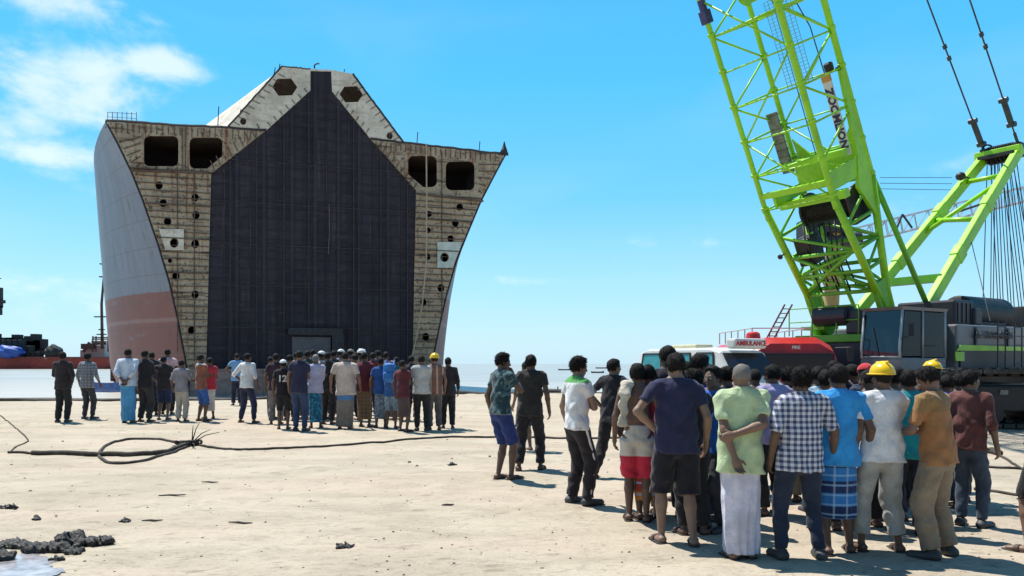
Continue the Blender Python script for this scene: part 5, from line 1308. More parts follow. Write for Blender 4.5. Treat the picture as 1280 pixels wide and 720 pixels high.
    # ---- trousers / shorts / lungi
    if bottom:
        kind, bm_ = bottom; Cf = Field(lo - vv(.04, .04, 0), vv(hi[0] + .04, hi[1], U_(.13)[2] + .05), h * .95)
        e = .018; ctop = .125 if not shirt else min(.125, hem - .905 + .035)
        if kind in ('trousers', 'jeans', 'shorts', 'track'):
            Cf.cone(P0 + vv(0, 0, -.03), U_(.11), .092 * thick + e, .086 * thick + .010, .03, vv(1, 0, 0), 1.5, flat=False)
            bg_ = bag
            for (a, kn, an) in legs:
                if kind == 'shorts':
                    tt = blen; en = a + (kn - a) * min(tt, 1) if tt <= 1 else kn + (an - kn) * (tt - 1)
                    Cf.cone(a, en if tt <= 1 else kn, .082 * thick + e + .006, .075 * bg_, .03, flat=True)
                    if tt > 1: Cf.cone(kn, en, .075 * bg_, .078 * bg_, .02, flat=True)
                else:
                    Cf.cone(a, kn, .082 * thick + e, (.073 if kind == 'jeans' else .078) * bg_, .03)
                    en = an + (kn - an) * (.02 + (1 - blen)) ; Cf.cone(kn, kn + (en - kn) * .5, (.071 if kind == 'jeans' else .077) * bg_, (.065 if kind == 'jeans' else .072) * bg_, .02); Cf.cone(kn + (en - kn) * .4, en, (.066 if kind == 'jeans' else .073) * bg_, (.052 if kind == 'jeans' else .063) * bg_, .02, flat=True)
            Cf.wrinkle(.0036, seed, 1.3); Cf.cut(U_(ctop), up)
        else:   # lungi / mundu: a wrapped cloth, length blen (1 = ankle)
            m_ = (legs[0][2] + legs[1][2]) / 2; zend = .05 + (1 - blen) * .8
            top_ = U_(.10); bot = P0 + (m_ - P0) * ((P0[2] - zend) / (P0[2] - m_[2])); sp_ = abs(legs[0][2][0] - legs[1][2][0]) / 2
            dpt = .12 + abs(legs[0][2][1] - legs[1][2][1]) * .3
            Cf.cone(P0 + vv(0, 0, -.03), top_, .092 * thick + e + .006, .088 * thick + .012, .03, vv(1, 0, 0), 1.5)
            Cf.cone(P0 + vv(0, 0, -.05), bot, .112 * thick, .098 * thick + max(0, sp_ - .09) * .5, .02, vv(1, 0, 0), 1.42, flat=True)
            x_, y_, z_ = Cf.ax[0][:, None, None], Cf.ax[1][None, :, None], Cf.ax[2][None, None, :]
            ang_ = np.arctan2(y_, x_ + 0 * z_); low = np.clip((P0[2] - z_) / .7, 0, 1)
            Cf.V = Cf.V + (.0075 * low * np.sin(ang_ * 9 + seed + 1.2 * np.sin(z_ * 7)) + .004 * low * np.sin(ang_ * 17 + 2 * seed)).astype(np.float32)
            Cf.wrinkle(.0022, seed, .7); Cf.cut(U_(ctop), up); Cf.cut(vv(0, 0, zend), (0, 0, -1))
        nm = {'jeans': 'trousers', 'track': 'trousers', 'mundu': 'lungi'}.get(kind, kind); tr = fin(Cf, nm, bm_)
        if kind == 'track':      # pale side stripes
            Sf = Field(lo - .03, vv(hi[0] + .03, hi[1], U_(.1)[2]), h * .7)
            for i, (a, kn, an) in enumerate(legs):
                o = vv((-1, 1)[i], 0, 0)
                Sf.cone(a + o * .090, kn + o * .066, .016, .014, .005); Sf.cone(kn + o * .066, an + o * .052 + vv(0, 0, .03), .014, .012, .005)
            fin(Sf, 'side_stripe', cloth((.6, .6, .6)), tr)
    # ---- shirt
    if shirt:
        kind, sm_ = shirt; zb = U_(hem - .905 + .0)
        Sf = Field(vv(lo[0] - .03, lo[1] - .03, min(zb[2], P0[2]) - .12), hi + vv(.03, .03, .03), h * .95)
        e = .021
        Sf.cone(U_(min(hem - .905, -.02) - .02), U_(.04), .101 * thick + e + .010, .094 * thick + e + .002, .03, vv(1, 0, 0), 1.5)
        Sf.cone(U_(.06), U_(.20), .086 * thick + e, .090 * thick + e, .04, vv(1, 0, 0), 1.5)
        Sf.cone(U_(.20), U_(.42), .092 * thick + e, .096 * thick + e - .004, .04, sdx, 1.52)
        Sf.cone(sh[0] + sdx * .03, sh[1] - sdx * .03, .067, .067, .06); Sf.cone(shc + up * .008, nk + up * .004, .080, .062, .05, sdx, 1.38)
        x_, y_, z_ = Sf.ax[0][:, None, None], Sf.ax[1][None, :, None], Sf.ax[2][None, None, :]
        low = np.clip((U_(.22)[2] - z_) / .3, 0, 1); ang_ = np.arctan2(y_, x_)
        Sf.V = Sf.V + (.0045 * low * (np.sin(ang_ * 6 + seed * 1.3 + 2 * np.sin(z_ * 9)) - .9)).astype(np.float32)
        Sf.cut(zb, -up)
        if kind == 'vest': pass
        else:
            for (a, el_, w_, pn, cu, sg) in armj:
                if sleeve <= 1: Sf.cone(a - (el_ - a) * .02, a + (el_ - a) * sleeve, .060, .055, .03, flat=True)
                else:
                    Sf.cone(a, el_, .063, .051, .03); Sf.cone(el_, el_ + (w_ - el_) * min(1, sleeve - 1), .049, .040, .02, flat=True)
        Sf.wrinkle(.0042 if near else .002, seed, .9, 1.1)
        Sf.cut(nk + up * .008, nrm(up + vv(0, .28, 0)))
        if open_chest: Sf.cone(nk + vv(0, .1, 0), U_(.2) + vv(0, .16, 0), .05, .02, 0, flat=True, sub=True)
        so_ = fin(Sf, 'shirt', sm_)
        if collar:
            Kf = Field(nk - .14, nk + .12, hh); Kf.cone(nk - up * .02 - fw * .004, nk + up * .030 - fw * .002, .074, .064, 0, sdx, 1.05, flat=True); Kf.cone(nk - up * .04, nk + up * .06, .057, .057, 0, flat=True, sub=True); fin(Kf, 'collar', sm_, so_)
        if back:      # number worn on the back
            V, F = text_mesh(back, .19, .002, bold=.006); bt_ = []
            dp_ = {}; Vs_ = np.array([v.co for v in so_.data.vertices])
            for a, b_, c in V:
                d_ = np.hypot(Vs_[:, 0] - a, Vs_[:, 2] - (U_(.31)[2] * sc_ + b_)) + (Vs_[:, 1] > 0) * 10; j = np.argsort(d_)[:4]; yy = Vs_[j, 1].min()
                bt_.append((a, yy - .008 + c, U_(.31)[2] * sc_ + b_))
            me = bpy.data.meshes.new('back_number'); me.from_pydata(bt_, [], F); me.materials.append(cloth((.7, .7, .72))); o = bpy.data.objects.new('back_number', me); col.objects.link(o); o.parent = so_
    # ---- footwear
    if seat is None:
        for i, (a, kn, an) in enumerate(legs):
            toe = an + vv((-.035, .035)[i], .15, -.058); heel = an + vv(0, -.04, -.045)
            Ff = Field(np.minimum(heel, toe) - .07, np.maximum(heel, toe) + vv(.07, .09, .10), hh)
            if shoes == 'sandal':
                Ff.cone(vv(heel[0], heel[1], .008), vv(toe[0], toe[1] + .02, .008), .040, .040, 0, vv(1, 0, 0), 1.15); Ff.cut(vv(0, 0, .018), (0, 0, 1)); Ff.cut(vv(0, 0, -.002), (0, 0, -1))
                if near:
                    St = Field(np.minimum(heel, toe) - .07, np.maximum(heel, toe) + vv(.07, .09, .10), .006); mid = heel + (toe - heel) * .62
                    St.cone(heel, toe, .040, .034, 0, vv(1, 0, 0), 1.3); St.cut(mid + vv(0, .022, 0), (0, 1, 0)); St.cut(mid - vv(0, .022, 0), (0, -1, 0)); St.cut(vv(0, 0, .012), (0, 0, -1)); sd_ = fin(Ff, 'sandal', M_sole); fin(St, 'strap', M_strap, sd_ or rt_)
                else: fin(Ff, 'sandal', M_sole)
            elif shoes == 'shoe':
                Ff.cone(heel, toe + vv(0, .01, 0), .044, .036, .02, vv(1, 0, 0), 1.2); Ff.cone(an + vv(0, -.01, -.03), an + vv(0, 0, .005), .046, .042, .02, flat=True); Ff.cut(vv(0, 0, -.001), (0, 0, -1)); fin(Ff, 'shoe', M_shoe)
    # ---- hats
    if hat in ('helmet', 'helmet_white'):
        m_ = M_hhat if hat == 'helmet' else M_whatp
        Hh = Field(hc - .20, hc + .20, hh); Hh.ell(T(0, -.008, .055), (.108, .128, .105), 0, HM); Hh.cone(T(0, -.10, .155), T(0, .09, .150), .012, .012, .012); Hh.cut(T(0, 0, .040), HM @ vv(0, .05, -1))
        Hh.ell(T(0, .012, .040), (.122, .158, .012), .006, HM); Hh.ell(T(0, -.01, .01), (.094, .112, .085), 0, HM, sub=True); fin(Hh, 'hard_hat', m_)
    elif hat:
        Hh = Field(hc - .20, hc + .20, hh); Hh.ell(T(0, -.014, .048), (.092, .112, .088), 0, HM); Hh.cut(T(0, 0, .045), HM @ vv(0, .05, -1)); Hh.ell(T(0, .115, .050), (.062, .065, .009), .008, HM); fin(Hh, 'cap', hat)
    return rt_, dict(k=k, nk=nk, hc=hc, U=U_, legs=legs, arms=armj, P0=P0, fin=fin, near=near)
M_whatp = mat('white_helmet_plastic', (.7, .7, .7), .3, var=.05)

# ------------------------------------------------------------------ who stands where
GA = 'men in the left group in front of the ship'; GB = 'crowd in the middle in front of the ship'; GC = 'crowd gathered beside the vehicles'; GD = 'young men walking on the sand'
c_black = cloth((.018, .018, .022)); c_navy = cloth((.022, .024, .055)); c_dk = cloth((.035, .033, .036)); c_jean = cloth((.03, .045, .085)); c_white = cloth((.62, .62, .65)); c_grey = cloth((.20, .20, .21))
# left group
person(78, 528, 440, 8, 'man in black jacket and trousers standing at far left of the beach', ('shirt', cloth((.028, .022, .026))), ('trousers', c_black), ('phone', 'pocket'), 1, 'thick', sleeve=1.9, shoes='shoe', group=GA)
person(110, 524, 441, -8, 'man in dark checked shirt and grey trousers beside the black jacket man', ('shirt', cloth((.16, .17, .19), 'check', (.32, .34, .38), .6)), ('jeans', cloth((.045, .045, .055))), ('loose', 'loose'), 1, 'thick', sleeve=1.5, shoes='shoe', group=GA)
person(160, 528, 436, 0, 'man in white shirt and bright blue lungi with hands behind his back', ('shirt', cloth((.46, .53, .64))), ('lungi', cloth((.07, .27, .50))), ('back', 'back'), 1, 'short', sleeve=1.6, hem=.84, group=GA, wide=1.12)
person(181, 527, 438, -15, 'tall man all in black right beside the blue lungi man', ('shirt', c_black), ('trousers', c_dk), ('fold', 'fold'), 1, 'short', sleeve=1.0, group=GA, wide=1.05)
person(190, 519, 440, 20, 'man in dark shirt half hidden behind the tall black clad man', ('shirt', cloth((.03, .03, .045))), ('trousers', c_black), ('down', 'fold'), 1, 'short', group=GA)
person(204, 525, 445, 5, 'man in black tee and navy shorts with hands on hips in the left group', ('shirt', c_dk), ('shorts', cloth((.018, .03, .09))), ('hip', 'hip'), 2, 'short', blen=1.1, group=GA, wide=1.1)
person(209, 518, 436, 15, 'man in pale pink shirt behind the hands on hips man', ('shirt', cloth((.55, .36, .38))), ('trousers', c_black), ('down', 'down'), 1, 'short', group=GA)
person(227, 527, 450, 0, 'small boy in grey shirt and light trousers in the left group', ('shirt', cloth((.23, .22, .25))), ('trousers', cloth((.36, .34, .30))), ('loose', 'out'), 1, 'short', sleeve=1.0, group=GA)
person(251, 527, 443, -40, 'man in rust and white shirt and blue shorts near the ship corner', ('shirt', cloth((.22, .09, .06), 'upper', (.5, .45, .42), 1.33)), ('shorts', cloth((.03, .09, .28))), ('fold', 'fold'), 1, 'short', blen=1.15, group=GA)
person(262, 523, 447, 40, 'man in red shirt and white lungi behind the rust shirted man', ('shirt', cloth((.42, .03, .05))), ('lungi', cloth((.48, .46, .45))), ('phone', 'phone'), 1, 'short', blen=.8, group=GA)
person(296, 507, 442, 25, 'man in light blue shirt standing apart between the two groups', ('shirt', cloth((.15, .32, .55))), ('trousers', c_navy), ('hip', 'down'), 1, 'short', group=GA)
person(308, 529, 441, -20, 'man in white shirt and dark blue jeans striding between the groups', ('shirt', c_white), ('jeans', cloth((.02, .025, .06))), ('hip', 'loose'), 1, 'short', sleeve=1.3, stance=(.20, .22, .05, -.05), lean=4, group=GA, hem=.84)
# middle crowd, front rank
person(345, 530, 442, 10, 'man in dark maroon shirt and grey trousers at the left end of the middle crowd', ('shirt', cloth((.035, .02, .03))), ('trousers', cloth((.17, .15, .15))), ('down', 'fold'), 1, 'short', group=GB)
person(354, 537, 450, 5, 'boy in black jersey with white number 12 and black shorts', ('shirt', cloth((.015, .013, .018), 'upper', (.42, .42, .46), 1.36)), ('shorts', c_black), ('down', 'down'), 1, 'short', blen=1.1, hat=M_whatp, back='12', group=GB)
person(375, 539, 438, -5, 'tall man in navy tee and dark blue jeans beside the number 12 boy', ('shirt', c_navy), ('jeans', cloth((.03, .05, .11))), ('down', 'fold'), 2, 'short', group=GB, shoes='shoe')
person(395, 535, 443, 12, 'man in lavender white shirt and blue printed lungi in the middle crowd', ('shirt', cloth((.42, .42, .58))), ('lungi', cloth((.015, .09, .19), 'print', (.05, .32, .50), 1.0)), ('fold', 'fold'), 1, 'grey', sleeve=1.2, blen=.9, group=GB)
person(409, 531, 440, -10, 'man in black clothes behind the blue printed lungi', ('shirt', c_black), ('trousers', c_black), ('fold', 'down'), 1, 'short', group=GB)
person(431, 536, 440, 0, 'broad man in beige shirt over blue and grey lungi in the middle crowd', ('shirt', cloth((.50, .42, .37))), ('lungi', cloth((.20, .17, .15), 'upper', (.10, .22, .42), .62)), ('loose', 'loose'), 2, 'short', hem=.74, wide=1.28, sleeve=.7, group=GB)
person(456, 534, 440, -15, 'man in maroon shirt and brown lungi in the middle of the crowd', ('shirt', cloth((.10, .02, .03))), ('lungi', cloth((.14, .09, .05), 'check', (.2, .14, .09), .5)), ('fold', 'down'), 1, 'short', blen=.85, group=GB, wide=1.1)
person(476, 535, 447, 8, 'man in blue shirt and greyish blue lungi in the middle crowd', ('shirt', cloth((.02, .07, .24))), ('lungi', cloth((.10, .13, .17), 'print', (.25, .3, .36), .8)), ('down', 'fold'), 1, 'short', blen=.8, group=GB)
pk, pi_ = person(489, 536, 452, -5, 'boy with bright blue backpack and pale blue shorts in the middle crowd', ('shirt', cloth((.03, .10, .28))), ('shorts', cloth((.13, .2, .28), 'print', (.3, .38, .45), .8)), ('fold', 'fold'), 1, 'short', blen=1.1, group=GB)
person(503, 540, 450, -30, 'leaning man in red shirt and dark brown lungi right of the backpack', ('shirt', cloth((.09, .02, .028), 'upper', (.45, .03, .05), 1.30)), ('lungi', cloth((.07, .05, .05))), ('down', 'fold'), 1, 'short', blen=.62, group=GB)
person(527, 539, 444, 3, 'man in grey white shirt and black trousers left of the yellow helmet', ('shirt', cloth((.40, .40, .39))), ('jeans', c_black), ('fold', 'fold'), 1, 'short', group=GB, sleeve=.8, wide=1.1, shoes='shoe', hem=.82)
person(543, 538, 443, 20, 'man with yellow hard hat and rust shirt at the right of the middle crowd', ('shirt', cloth((.18, .09, .07), 'stripe', (.42, .33, .28), .5)), ('trousers', cloth((.10, .09, .085))), ('fold', 'down'), 2, 'short', hat='helmet', group=GB)
person(560, 536, 447, 10, 'man in black clothes at the right end of the middle crowd', ('shirt', cloth((.03, .025, .03))), ('trousers', c_black), ('pocket', 'down'), 1, 'thick', sleeve=1.8, group=GB)
# middle crowd, rear ranks
rear = [(338, 524, 446, 'dark brown', (.06, .04, .035), None, 'behind the maroon shirt at the left end'), (362, 526, 444, 'black', (.02, .02, .025), None, 'between the number 12 and the navy tee'), (384, 525, 438, 'dark green', (.03, .05, .04), None, 'just right of the tall navy tee man'),
        (402, 524, 439, 'off white', (.5, .5, .48), M_whatp, 'wearing a pale cap behind the lavender shirt'), (418, 522, 438, 'charcoal', (.04, .04, .045), None, 'left behind the broad beige man'), (444, 526, 443, 'white', (.55, .55, .57), None, 'right behind the broad beige man'),
        (426, 518, 437, 'grey', (.2, .2, .22), M_whatp, 'wearing a pale cap behind the beige man'), (466, 522, 441, 'dark red', (.14, .02, .03), None, 'behind the maroon shirt and blue shirt'), (451, 518, 438, 'brown', (.12, .07, .05), 'helmet_white', 'wearing a white helmet in the rear rank'),
        (482, 520, 440, 'pink', (.5, .25, .3), None, 'behind the blue shirted man'), (496, 525, 446, 'teal', (.03, .16, .18), None, 'behind the red shirted leaning man'), (514, 526, 445, 'black', (.02, .02, .03), None, 'between the red shirt and the grey white shirt'),
        (391, 518, 437, 'blue', (.05, .12, .3), None, 'deepest behind the lavender shirt'), (438, 514, 437, 'maroon', (.1, .03, .04), M_hairg, 'in a grey cap deepest behind the beige man'), (370, 518, 440, 'tan', (.3, .22, .15), None, 'behind the navy tee man'), (473, 515, 438, 'dark blue', (.03, .04, .1), None, 'in the rear rank beside the white helmet')]
for i, (px, ft, tp_, nm, c, ht, wh) in enumerate(rear):
    person(px, ft, tp_, (i * 47) % 120 - 60, f'man in {nm} shirt {wh}', ('shirt', cloth(c)), ('lungi' if i % 3 == 0 else 'trousers', [c_dk, c_black, cloth((.1, .09, .08)), c_navy][i % 4]), (('down', 'fold', 'hip', 'reach')[i % 4], ('fold', 'down', 'down')[i % 3]), 1, ('short', 'thick')[i % 2], hat=ht, head=(8, (i * 31) % 60 - 30), group=GB, sleeve=(.6, 1.5)[i % 2])
# four young men in the open
person(625, 600, 441, -55, 'young man in dark teal tee and blue shorts holding his hand to his face', ('shirt', cloth((.018, .045, .058), 'print', (.09, .16, .18), .4)), ('shorts', cloth((.015, .03, .13), 'upper', (.30, .28, .24), .87)), ('down', 'chin'), 1, 'messy', blen=1.0, stance=(.06, .10, -.02, .14), lean=3, group=GD, hem=.88, bag=1.15, head=(8, -15))
person(664, 588, 443, -10, 'young man in charcoal tee and black trousers seen from behind', ('shirt', cloth((.032, .03, .028))), ('trousers', c_black), ('phone', 'down'), 1, 'thick', stance=(.16, .13, -.10, .03), group=GD, blen=.97, wide=1.08)
person(657, 563, 452, 30, 'person in dark clothes mostly hidden behind the charcoal tee man', ('shirt', cloth((.06, .05, .06))), ('shorts', cloth((.02, .03, .07))), ('down', 'down'), 2, 'short', group=GD, blen=1.05)
person(723, 630, 446, -58, 'young man in white polo with green shoulders and black striped track trousers', ('shirt', cloth((.60, .61, .68), 'upper', (.10, .36, .10), 1.36)), ('track', cloth((.02, .016, .02))), ('down', 'fold'), 3, 'messy', stance=(.10, .10, -.03, .05), group=GD, hem=.86, head=(8, -8), collar=True, shoes='shoe', sleeve=.5)
person(765, 597, 444, -35, 'young man in black tee striding with hand on hip behind the polo man', ('shirt', cloth((.016, .016, .022))), ('trousers', cloth((.017, .015, .018))), ('hip', 'fold'), 2, 'thick', stance=(.12, .12, -.30, .26), lean=5, group=GD, head=(0, -25))
tq, ti = person(797, 652, 455, -12, 'bare backed youth with towel on shoulder and white shorts with red hem', None, ('shorts', cloth((.42, .02, .05), 'upper', (.52, .49, .44), .66)), ('down', 'loose'), 1, 'thick', blen=1.0, stance=(.09, .09, .0, .02), group=GD, bag=1.25)
tf = Field(vv(-.32, -.26, .95), vv(.1, .26, 1.5), .011); 
for yy in (-.125, .125):
    tf.cone(vv(-.10, yy * .6, 1.445), vv(-.13, yy * 1.15, 1.34), .03, .03, .03, vv(1, 0, 0), 2.2); tf.cone(vv(-.13, yy * 1.15, 1.34), vv(-.145, yy * 1.2, 1.02), .016, .014, .02, vv(1, 0, 0), 3.4)
tf.cone(vv(-.10, -.08, 1.45), vv(-.10, .08, 1.45), .03, .03, .03, vv(1, 0, 0), 2); tf.wrinkle(.0025, 3); ti['fin'](tf, 'towel', cloth((.48, .44, .36)))

# right crowd, front rank
person(846, 680, 442, 2, 'man in navy tee and black shorts at the left of the right crowd', ('shirt', cloth((.020, .022, .060))), ('shorts', cloth((.010, .010, .016))), ('hip', 'down'), 3, 'thick', blen=1.12, stance=(.12, .13, .02, -.02), group=GC, wide=1.12, bag=1.3, sleeve=.62, hem=.80, lean=3, head=(5, 0))
person(928, 697, 453, 0, 'balding man in pale green shirt and white wraparound with arms crossed behind', ('shirt', cloth((.42, .52, .31))), ('mundu', cloth((.52, .52, .66))), ('backhang', 'backhold'), 2, 'bald', hem=.74, blen=1.0, sleeve=.72, group=GC, wide=1.14, collar=True, stance=(.08, .08, 0, 0))
person(1003, 700, 459, 3, 'man in blue and white checked shirt and dark jeans', ('shirt', cloth((.035, .05, .13), 'check', (.60, .63, .72), .92)), ('jeans', cloth((.016, .026, .052))), ('down', 'loose'), 1, 'messy', hem=.78, sleeve=.95, group=GC, wide=1.14, collar=True, stance=(.17, .15, .06, -.05), shoes='shoe')
person(1050, 694, 455, -3, 'man in bright blue shirt and knee length blue banded lungi', ('shirt', cloth((.03, .27, .74))), ('lungi', cloth((.012, .03, .10), 'band', (.03, .19, .50), 1.0)), ('loose', 'down'), 1, 'thick', hem=.80, blen=.66, sleeve=.7, group=GC, wide=1.12, collar=True, stance=(.11, .11, 0, .03))
person(1104, 693, 456, 5, 'man in yellow hard hat, white tee and cropped grey trousers', ('shirt', cloth((.58, .60, .70))), ('trousers', cloth((.33, .33, .31))), ('down', 'fold'), 1, 'short', hem=.82, blen=.84, sleeve=.7, hat='helmet', group=GC, wide=1.13, stance=(.15, .15, .05, -.02), bag=1.15)
person(1135, 668, 462, -15, 'man in teal shirt and dark trousers right of the yellow hard hat', ('shirt', cloth((.01, .23, .26), 'lower', (.01, .25, .29), 1.12)), ('trousers', cloth((.012, .016, .035))), ('fold', 'down'), 1, 'thick', hem=.78, group=GC, wide=1.1)
hp, hi_ = person(1172, 698, 458, 38, 'man in brown orange shirt and tan trousers bending his head over a phone', ('shirt', cloth((.30, .14, .055), 'lower', (.27, .16, .07), 1.2)), ('trousers', cloth((.24, .185, .13))), ('phone', 'phone'), 2, 'thick', hem=.82, sleeve=.8, head=(32, 10), lean=5, group=GC, wide=1.12, stance=(.12, .14, .0, -.06), bag=1.2, shoes='shoe')
person(1213, 659, 463, -48, 'man in maroon brown shirt and blue jeans turned to the right', ('shirt', cloth((.13, .05, .045))), ('jeans', cloth((.045, .065, .10))), ('down', 'down'), 2, 'thick', hem=.84, sleeve=1.4, head=(3, -30), group=GC, collar=True, shoes='shoe')
# right crowd, inner ranks
IN = [
 (810, 648, 457, 10, 'man in red shirt and orange lungi behind the navy tee man', (.45, .03, .06), 'lungi', cloth((.42, .16, .03), 'band', (.35, .05, .03), .7), None, 1.1, 'fold', 'thick', 1.0),
 (836, 646, 433, -4, 'tallest man in black shirt behind the navy tee man', (.02, .02, .03), 'trousers', c_black, None, .6, 'down', 'thick', 1.0),
 (874, 650, 443, -60, 'dark haired man facing right just behind the navy tee man', (.04, .04, .06), 'trousers', c_navy, None, .6, 'fold', 'thick', 1.0),
 (893, 662, 458, 128, 'man in royal blue shirt with face towards the camera', (.02, .12, .50), 'trousers', cloth((.03, .035, .05)), None, .6, 'down', 'thick', 1.1),
 (908, 636, 459, 20, 'man with black hair behind the royal blue shirt', (.04, .035, .05), 'trousers', c_black, None, .6, 'fold', 'messy', 1.0),
 (966, 645, 457, 12, 'man in lavender shirt and black trousers right of the balding man', (.36, .32, .52), 'trousers', c_black, None, 1.0, 'down', 'thick', 1.1),
 (984, 628, 460, -20, 'man in black shirt behind the lavender shirted man', (.02, .018, .022), 'trousers', cloth((.2, .18, .13)), None, .6, 'fold', 'messy', 1.0),
 (1023, 640, 459, 5, 'man in pale blue shirt between the checked and the bright blue shirts', (.35, .5, .62), 'trousers', cloth((.16, .15, .11), 'print', (.07, .07, .05), 1.5), None, .6, 'down', 'thick', 1.0),
 (1043, 634, 452, -25, 'man in black shirt behind the bright blue shirted man', (.02, .02, .03), 'trousers', c_black, None, .6, 'fold', 'thick', 1.0),
 (1066, 628, 456, 30, 'man in maroon shirt behind the bright blue shirted man', (.10, .03, .035), 'trousers', c_dk, None, .6, 'down', 'short', 1.0),
 (1082, 636, 455, 15, 'man in red and white cap behind the yellow hard hat', (.04, .05, .09), 'jeans', c_jean, cloth((.5, .04, .05), 'upper', (.5, .6, .6), 1.64), .6, 'down', 'short', 1.0),
 (1122, 632, 460, -10, 'man in dark shirt just right of the yellow hard hat', (.02, .02, .028), 'trousers', c_black, None, .6, 'fold', 'thick', 1.0),
 (1166, 628, 454, 5, 'man in pale yellow helmet deep in the right crowd', (.05, .05, .07), 'trousers', c_navy, 'helmet', .6, 'down', 'short', 1.0),
 (1184, 634, 470, 10, 'man in blue and white shirt behind the brown shirted man', (.04, .12, .42), 'jeans', c_jean, None, 1.0, 'down', 'thick', 1.0),
 (1198, 626, 468, -15, 'man in light blue shirt behind the maroon shirted man', (.15, .4, .7), 'trousers', c_dk, None, .8, 'down', 'thick', 1.0),
 (858, 628, 452, 35, 'man in grey shirt deep behind the navy tee man', (.16, .15, .17), 'trousers', c_black, None, .6, 'down', 'short', 1.0),
 (944, 622, 462, 25, 'man in brown shirt hidden behind the balding man', (.10, .07, .05), 'trousers', c_dk, None, .6, 'fold', 'short', 1.0),
 (1004, 614, 458, 0, 'man in white shirt deep behind the checked shirt', (.5, .5, .52), 'trousers', c_dk, None, .6, 'fold', 'short', 1.0),
 (1096, 618, 462, 0, 'man in dark blue shirt deep behind the white tee', (.02, .03, .1), 'trousers', c_black, None, .6, 'fold', 'short', 1.0),
 (1148, 612, 462, 20, 'man in grey green shirt deep in the right crowd', (.08, .1, .08), 'trousers', c_black, None, .6, 'down', 'short', 1.0),
 (1120, 652, 461, 12, 'man in grey striped shirt between the white tee and the teal shirt', (.14, .15, .17), 'jeans', c_navy, None, .7, 'down', 'thick', 1.0),
 (1034, 664, 463, -8, 'man in black and dark jeans between the checked and bright blue shirts', (.02, .02, .025), 'jeans', c_black, None, .6, 'fold', 'thick', 1.0),
 (868, 668, 462, 6, 'man in dark clothes tight behind the navy tee and black shorts', (.025, .025, .035), 'jeans', c_black, None, .6, 'fold', 'messy', 1.0),
 (1086, 660, 463, 14, 'man in black shirt between the bright blue shirt and white tee', (.03, .03, .04), 'trousers', c_black, None, .6, 'fold', 'short', 1.0),
 (886, 612, 456, -20, 'man in olive shirt deep behind the royal blue shirt', (.09, .1, .04), 'lungi', c_dk, None, .6, 'fold', 'short', 1.0),
 (925, 606, 458, 10, 'man in off white shirt deepest behind the balding man', (.45, .43, .4), 'trousers', c_dk, None, .6, 'fold', 'short', 1.0)]
for (px, ft, tp_, yw, lb, c, bk_, bm2, ht, slv, arm, hr_, wd_) in IN:
    person(px, ft, tp_, yw, lb, ('shirt', cloth(c)), (bk_, bm2), ('down', arm), 1 if px != 893 else 2, hr_, sleeve=slv, hat=ht, group=GC, wide=wd_, collar=(slv > .9), blen=.8 if bk_ == 'lungi' else 1.0, head=(10 if yw < 60 else 5, (px * 7) % 70 - 35 if yw < 60 else 0), shoes=('sandal', 'shoe')[px % 2])
# person cut by the right edge of the photo
person(1308, 690, 452, 30, 'person cut off by the right edge wearing dark clothes', ('shirt', cloth((.10, .09, .13), 'check', (.3, .3, .4), .5)), ('shorts', cloth((.012, .012, .015))), ('hip', 'down'), 2, 'thick', group=GC, stance=(.22, .1, 0, 0), wide=1.1, blen=1.05)
# driver sitting in the crane cab
pp = L(.62, 2.03, 1.42)
person(0, 0, 0, math.degrees(math.atan2(-CF.x, CF.y)), 'crane driver in lavender shirt sitting inside the grey cab', ('shirt', cloth((.40, .36, .52))), ('trousers', c_navy), ('wheel', 'wheel'), 1, 'short', pos=(pp.x, pp.y, pp.z), H=.92, seat=True)

# backpack on the boy's back, satchel on the man at far left, phone in the brown shirted man's hands
def worn(root, name, f, m, label, cat):
    M_ = root.matrix_basis; V, F = f.mesh(); V = np.array([M_ @ Vector(v) for v in V]); o = link(name, V, F, m, smooth=True); return tag(o, label, cat)
kf = Field(vv(-.2, -.36, .95), vv(.2, 0, 1.5), .014); kf.cone(vv(0, -.185, 1.05), vv(0, -.185, 1.33), .075, .07, .02, vv(1, 0, 0), 1.8); kf.cone(vv(0, -.25, 1.06), vv(0, -.25, 1.17), .035, .035, .02, vv(1, 0, 0), 3)
for s_ in (-1, 1): kf.cone(vv(s_ * .09, -.15, 1.36), vv(s_ * .09, -.08, 1.45), .022, .02, .01)
worn(pk, 'backpack', kf, mat('blue_backpack_cloth', (.03, .17, .5), .7, var=.3, vscale=6), 'bright blue backpack worn by a boy in the middle crowd', 'backpack')
pc = L(0, 0, 0)
M_ = hp.matrix_basis; c = M_ @ Vector((0, .36 * hi_['k'], 1.14 * hi_['k'])); fwd = (M_.to_3x3() @ Vector((0, 1, .35))).normalized(); sd_ = (M_.to_3x3() @ Vector((1, 0, 0))).normalized()
tag(MB().box(c, (.075, .15, .009), (sd_, fwd, sd_.cross(fwd)), bev=.003).build('mobile_phone', M_black), 'black mobile phone held by the brown shirted man', 'phone')

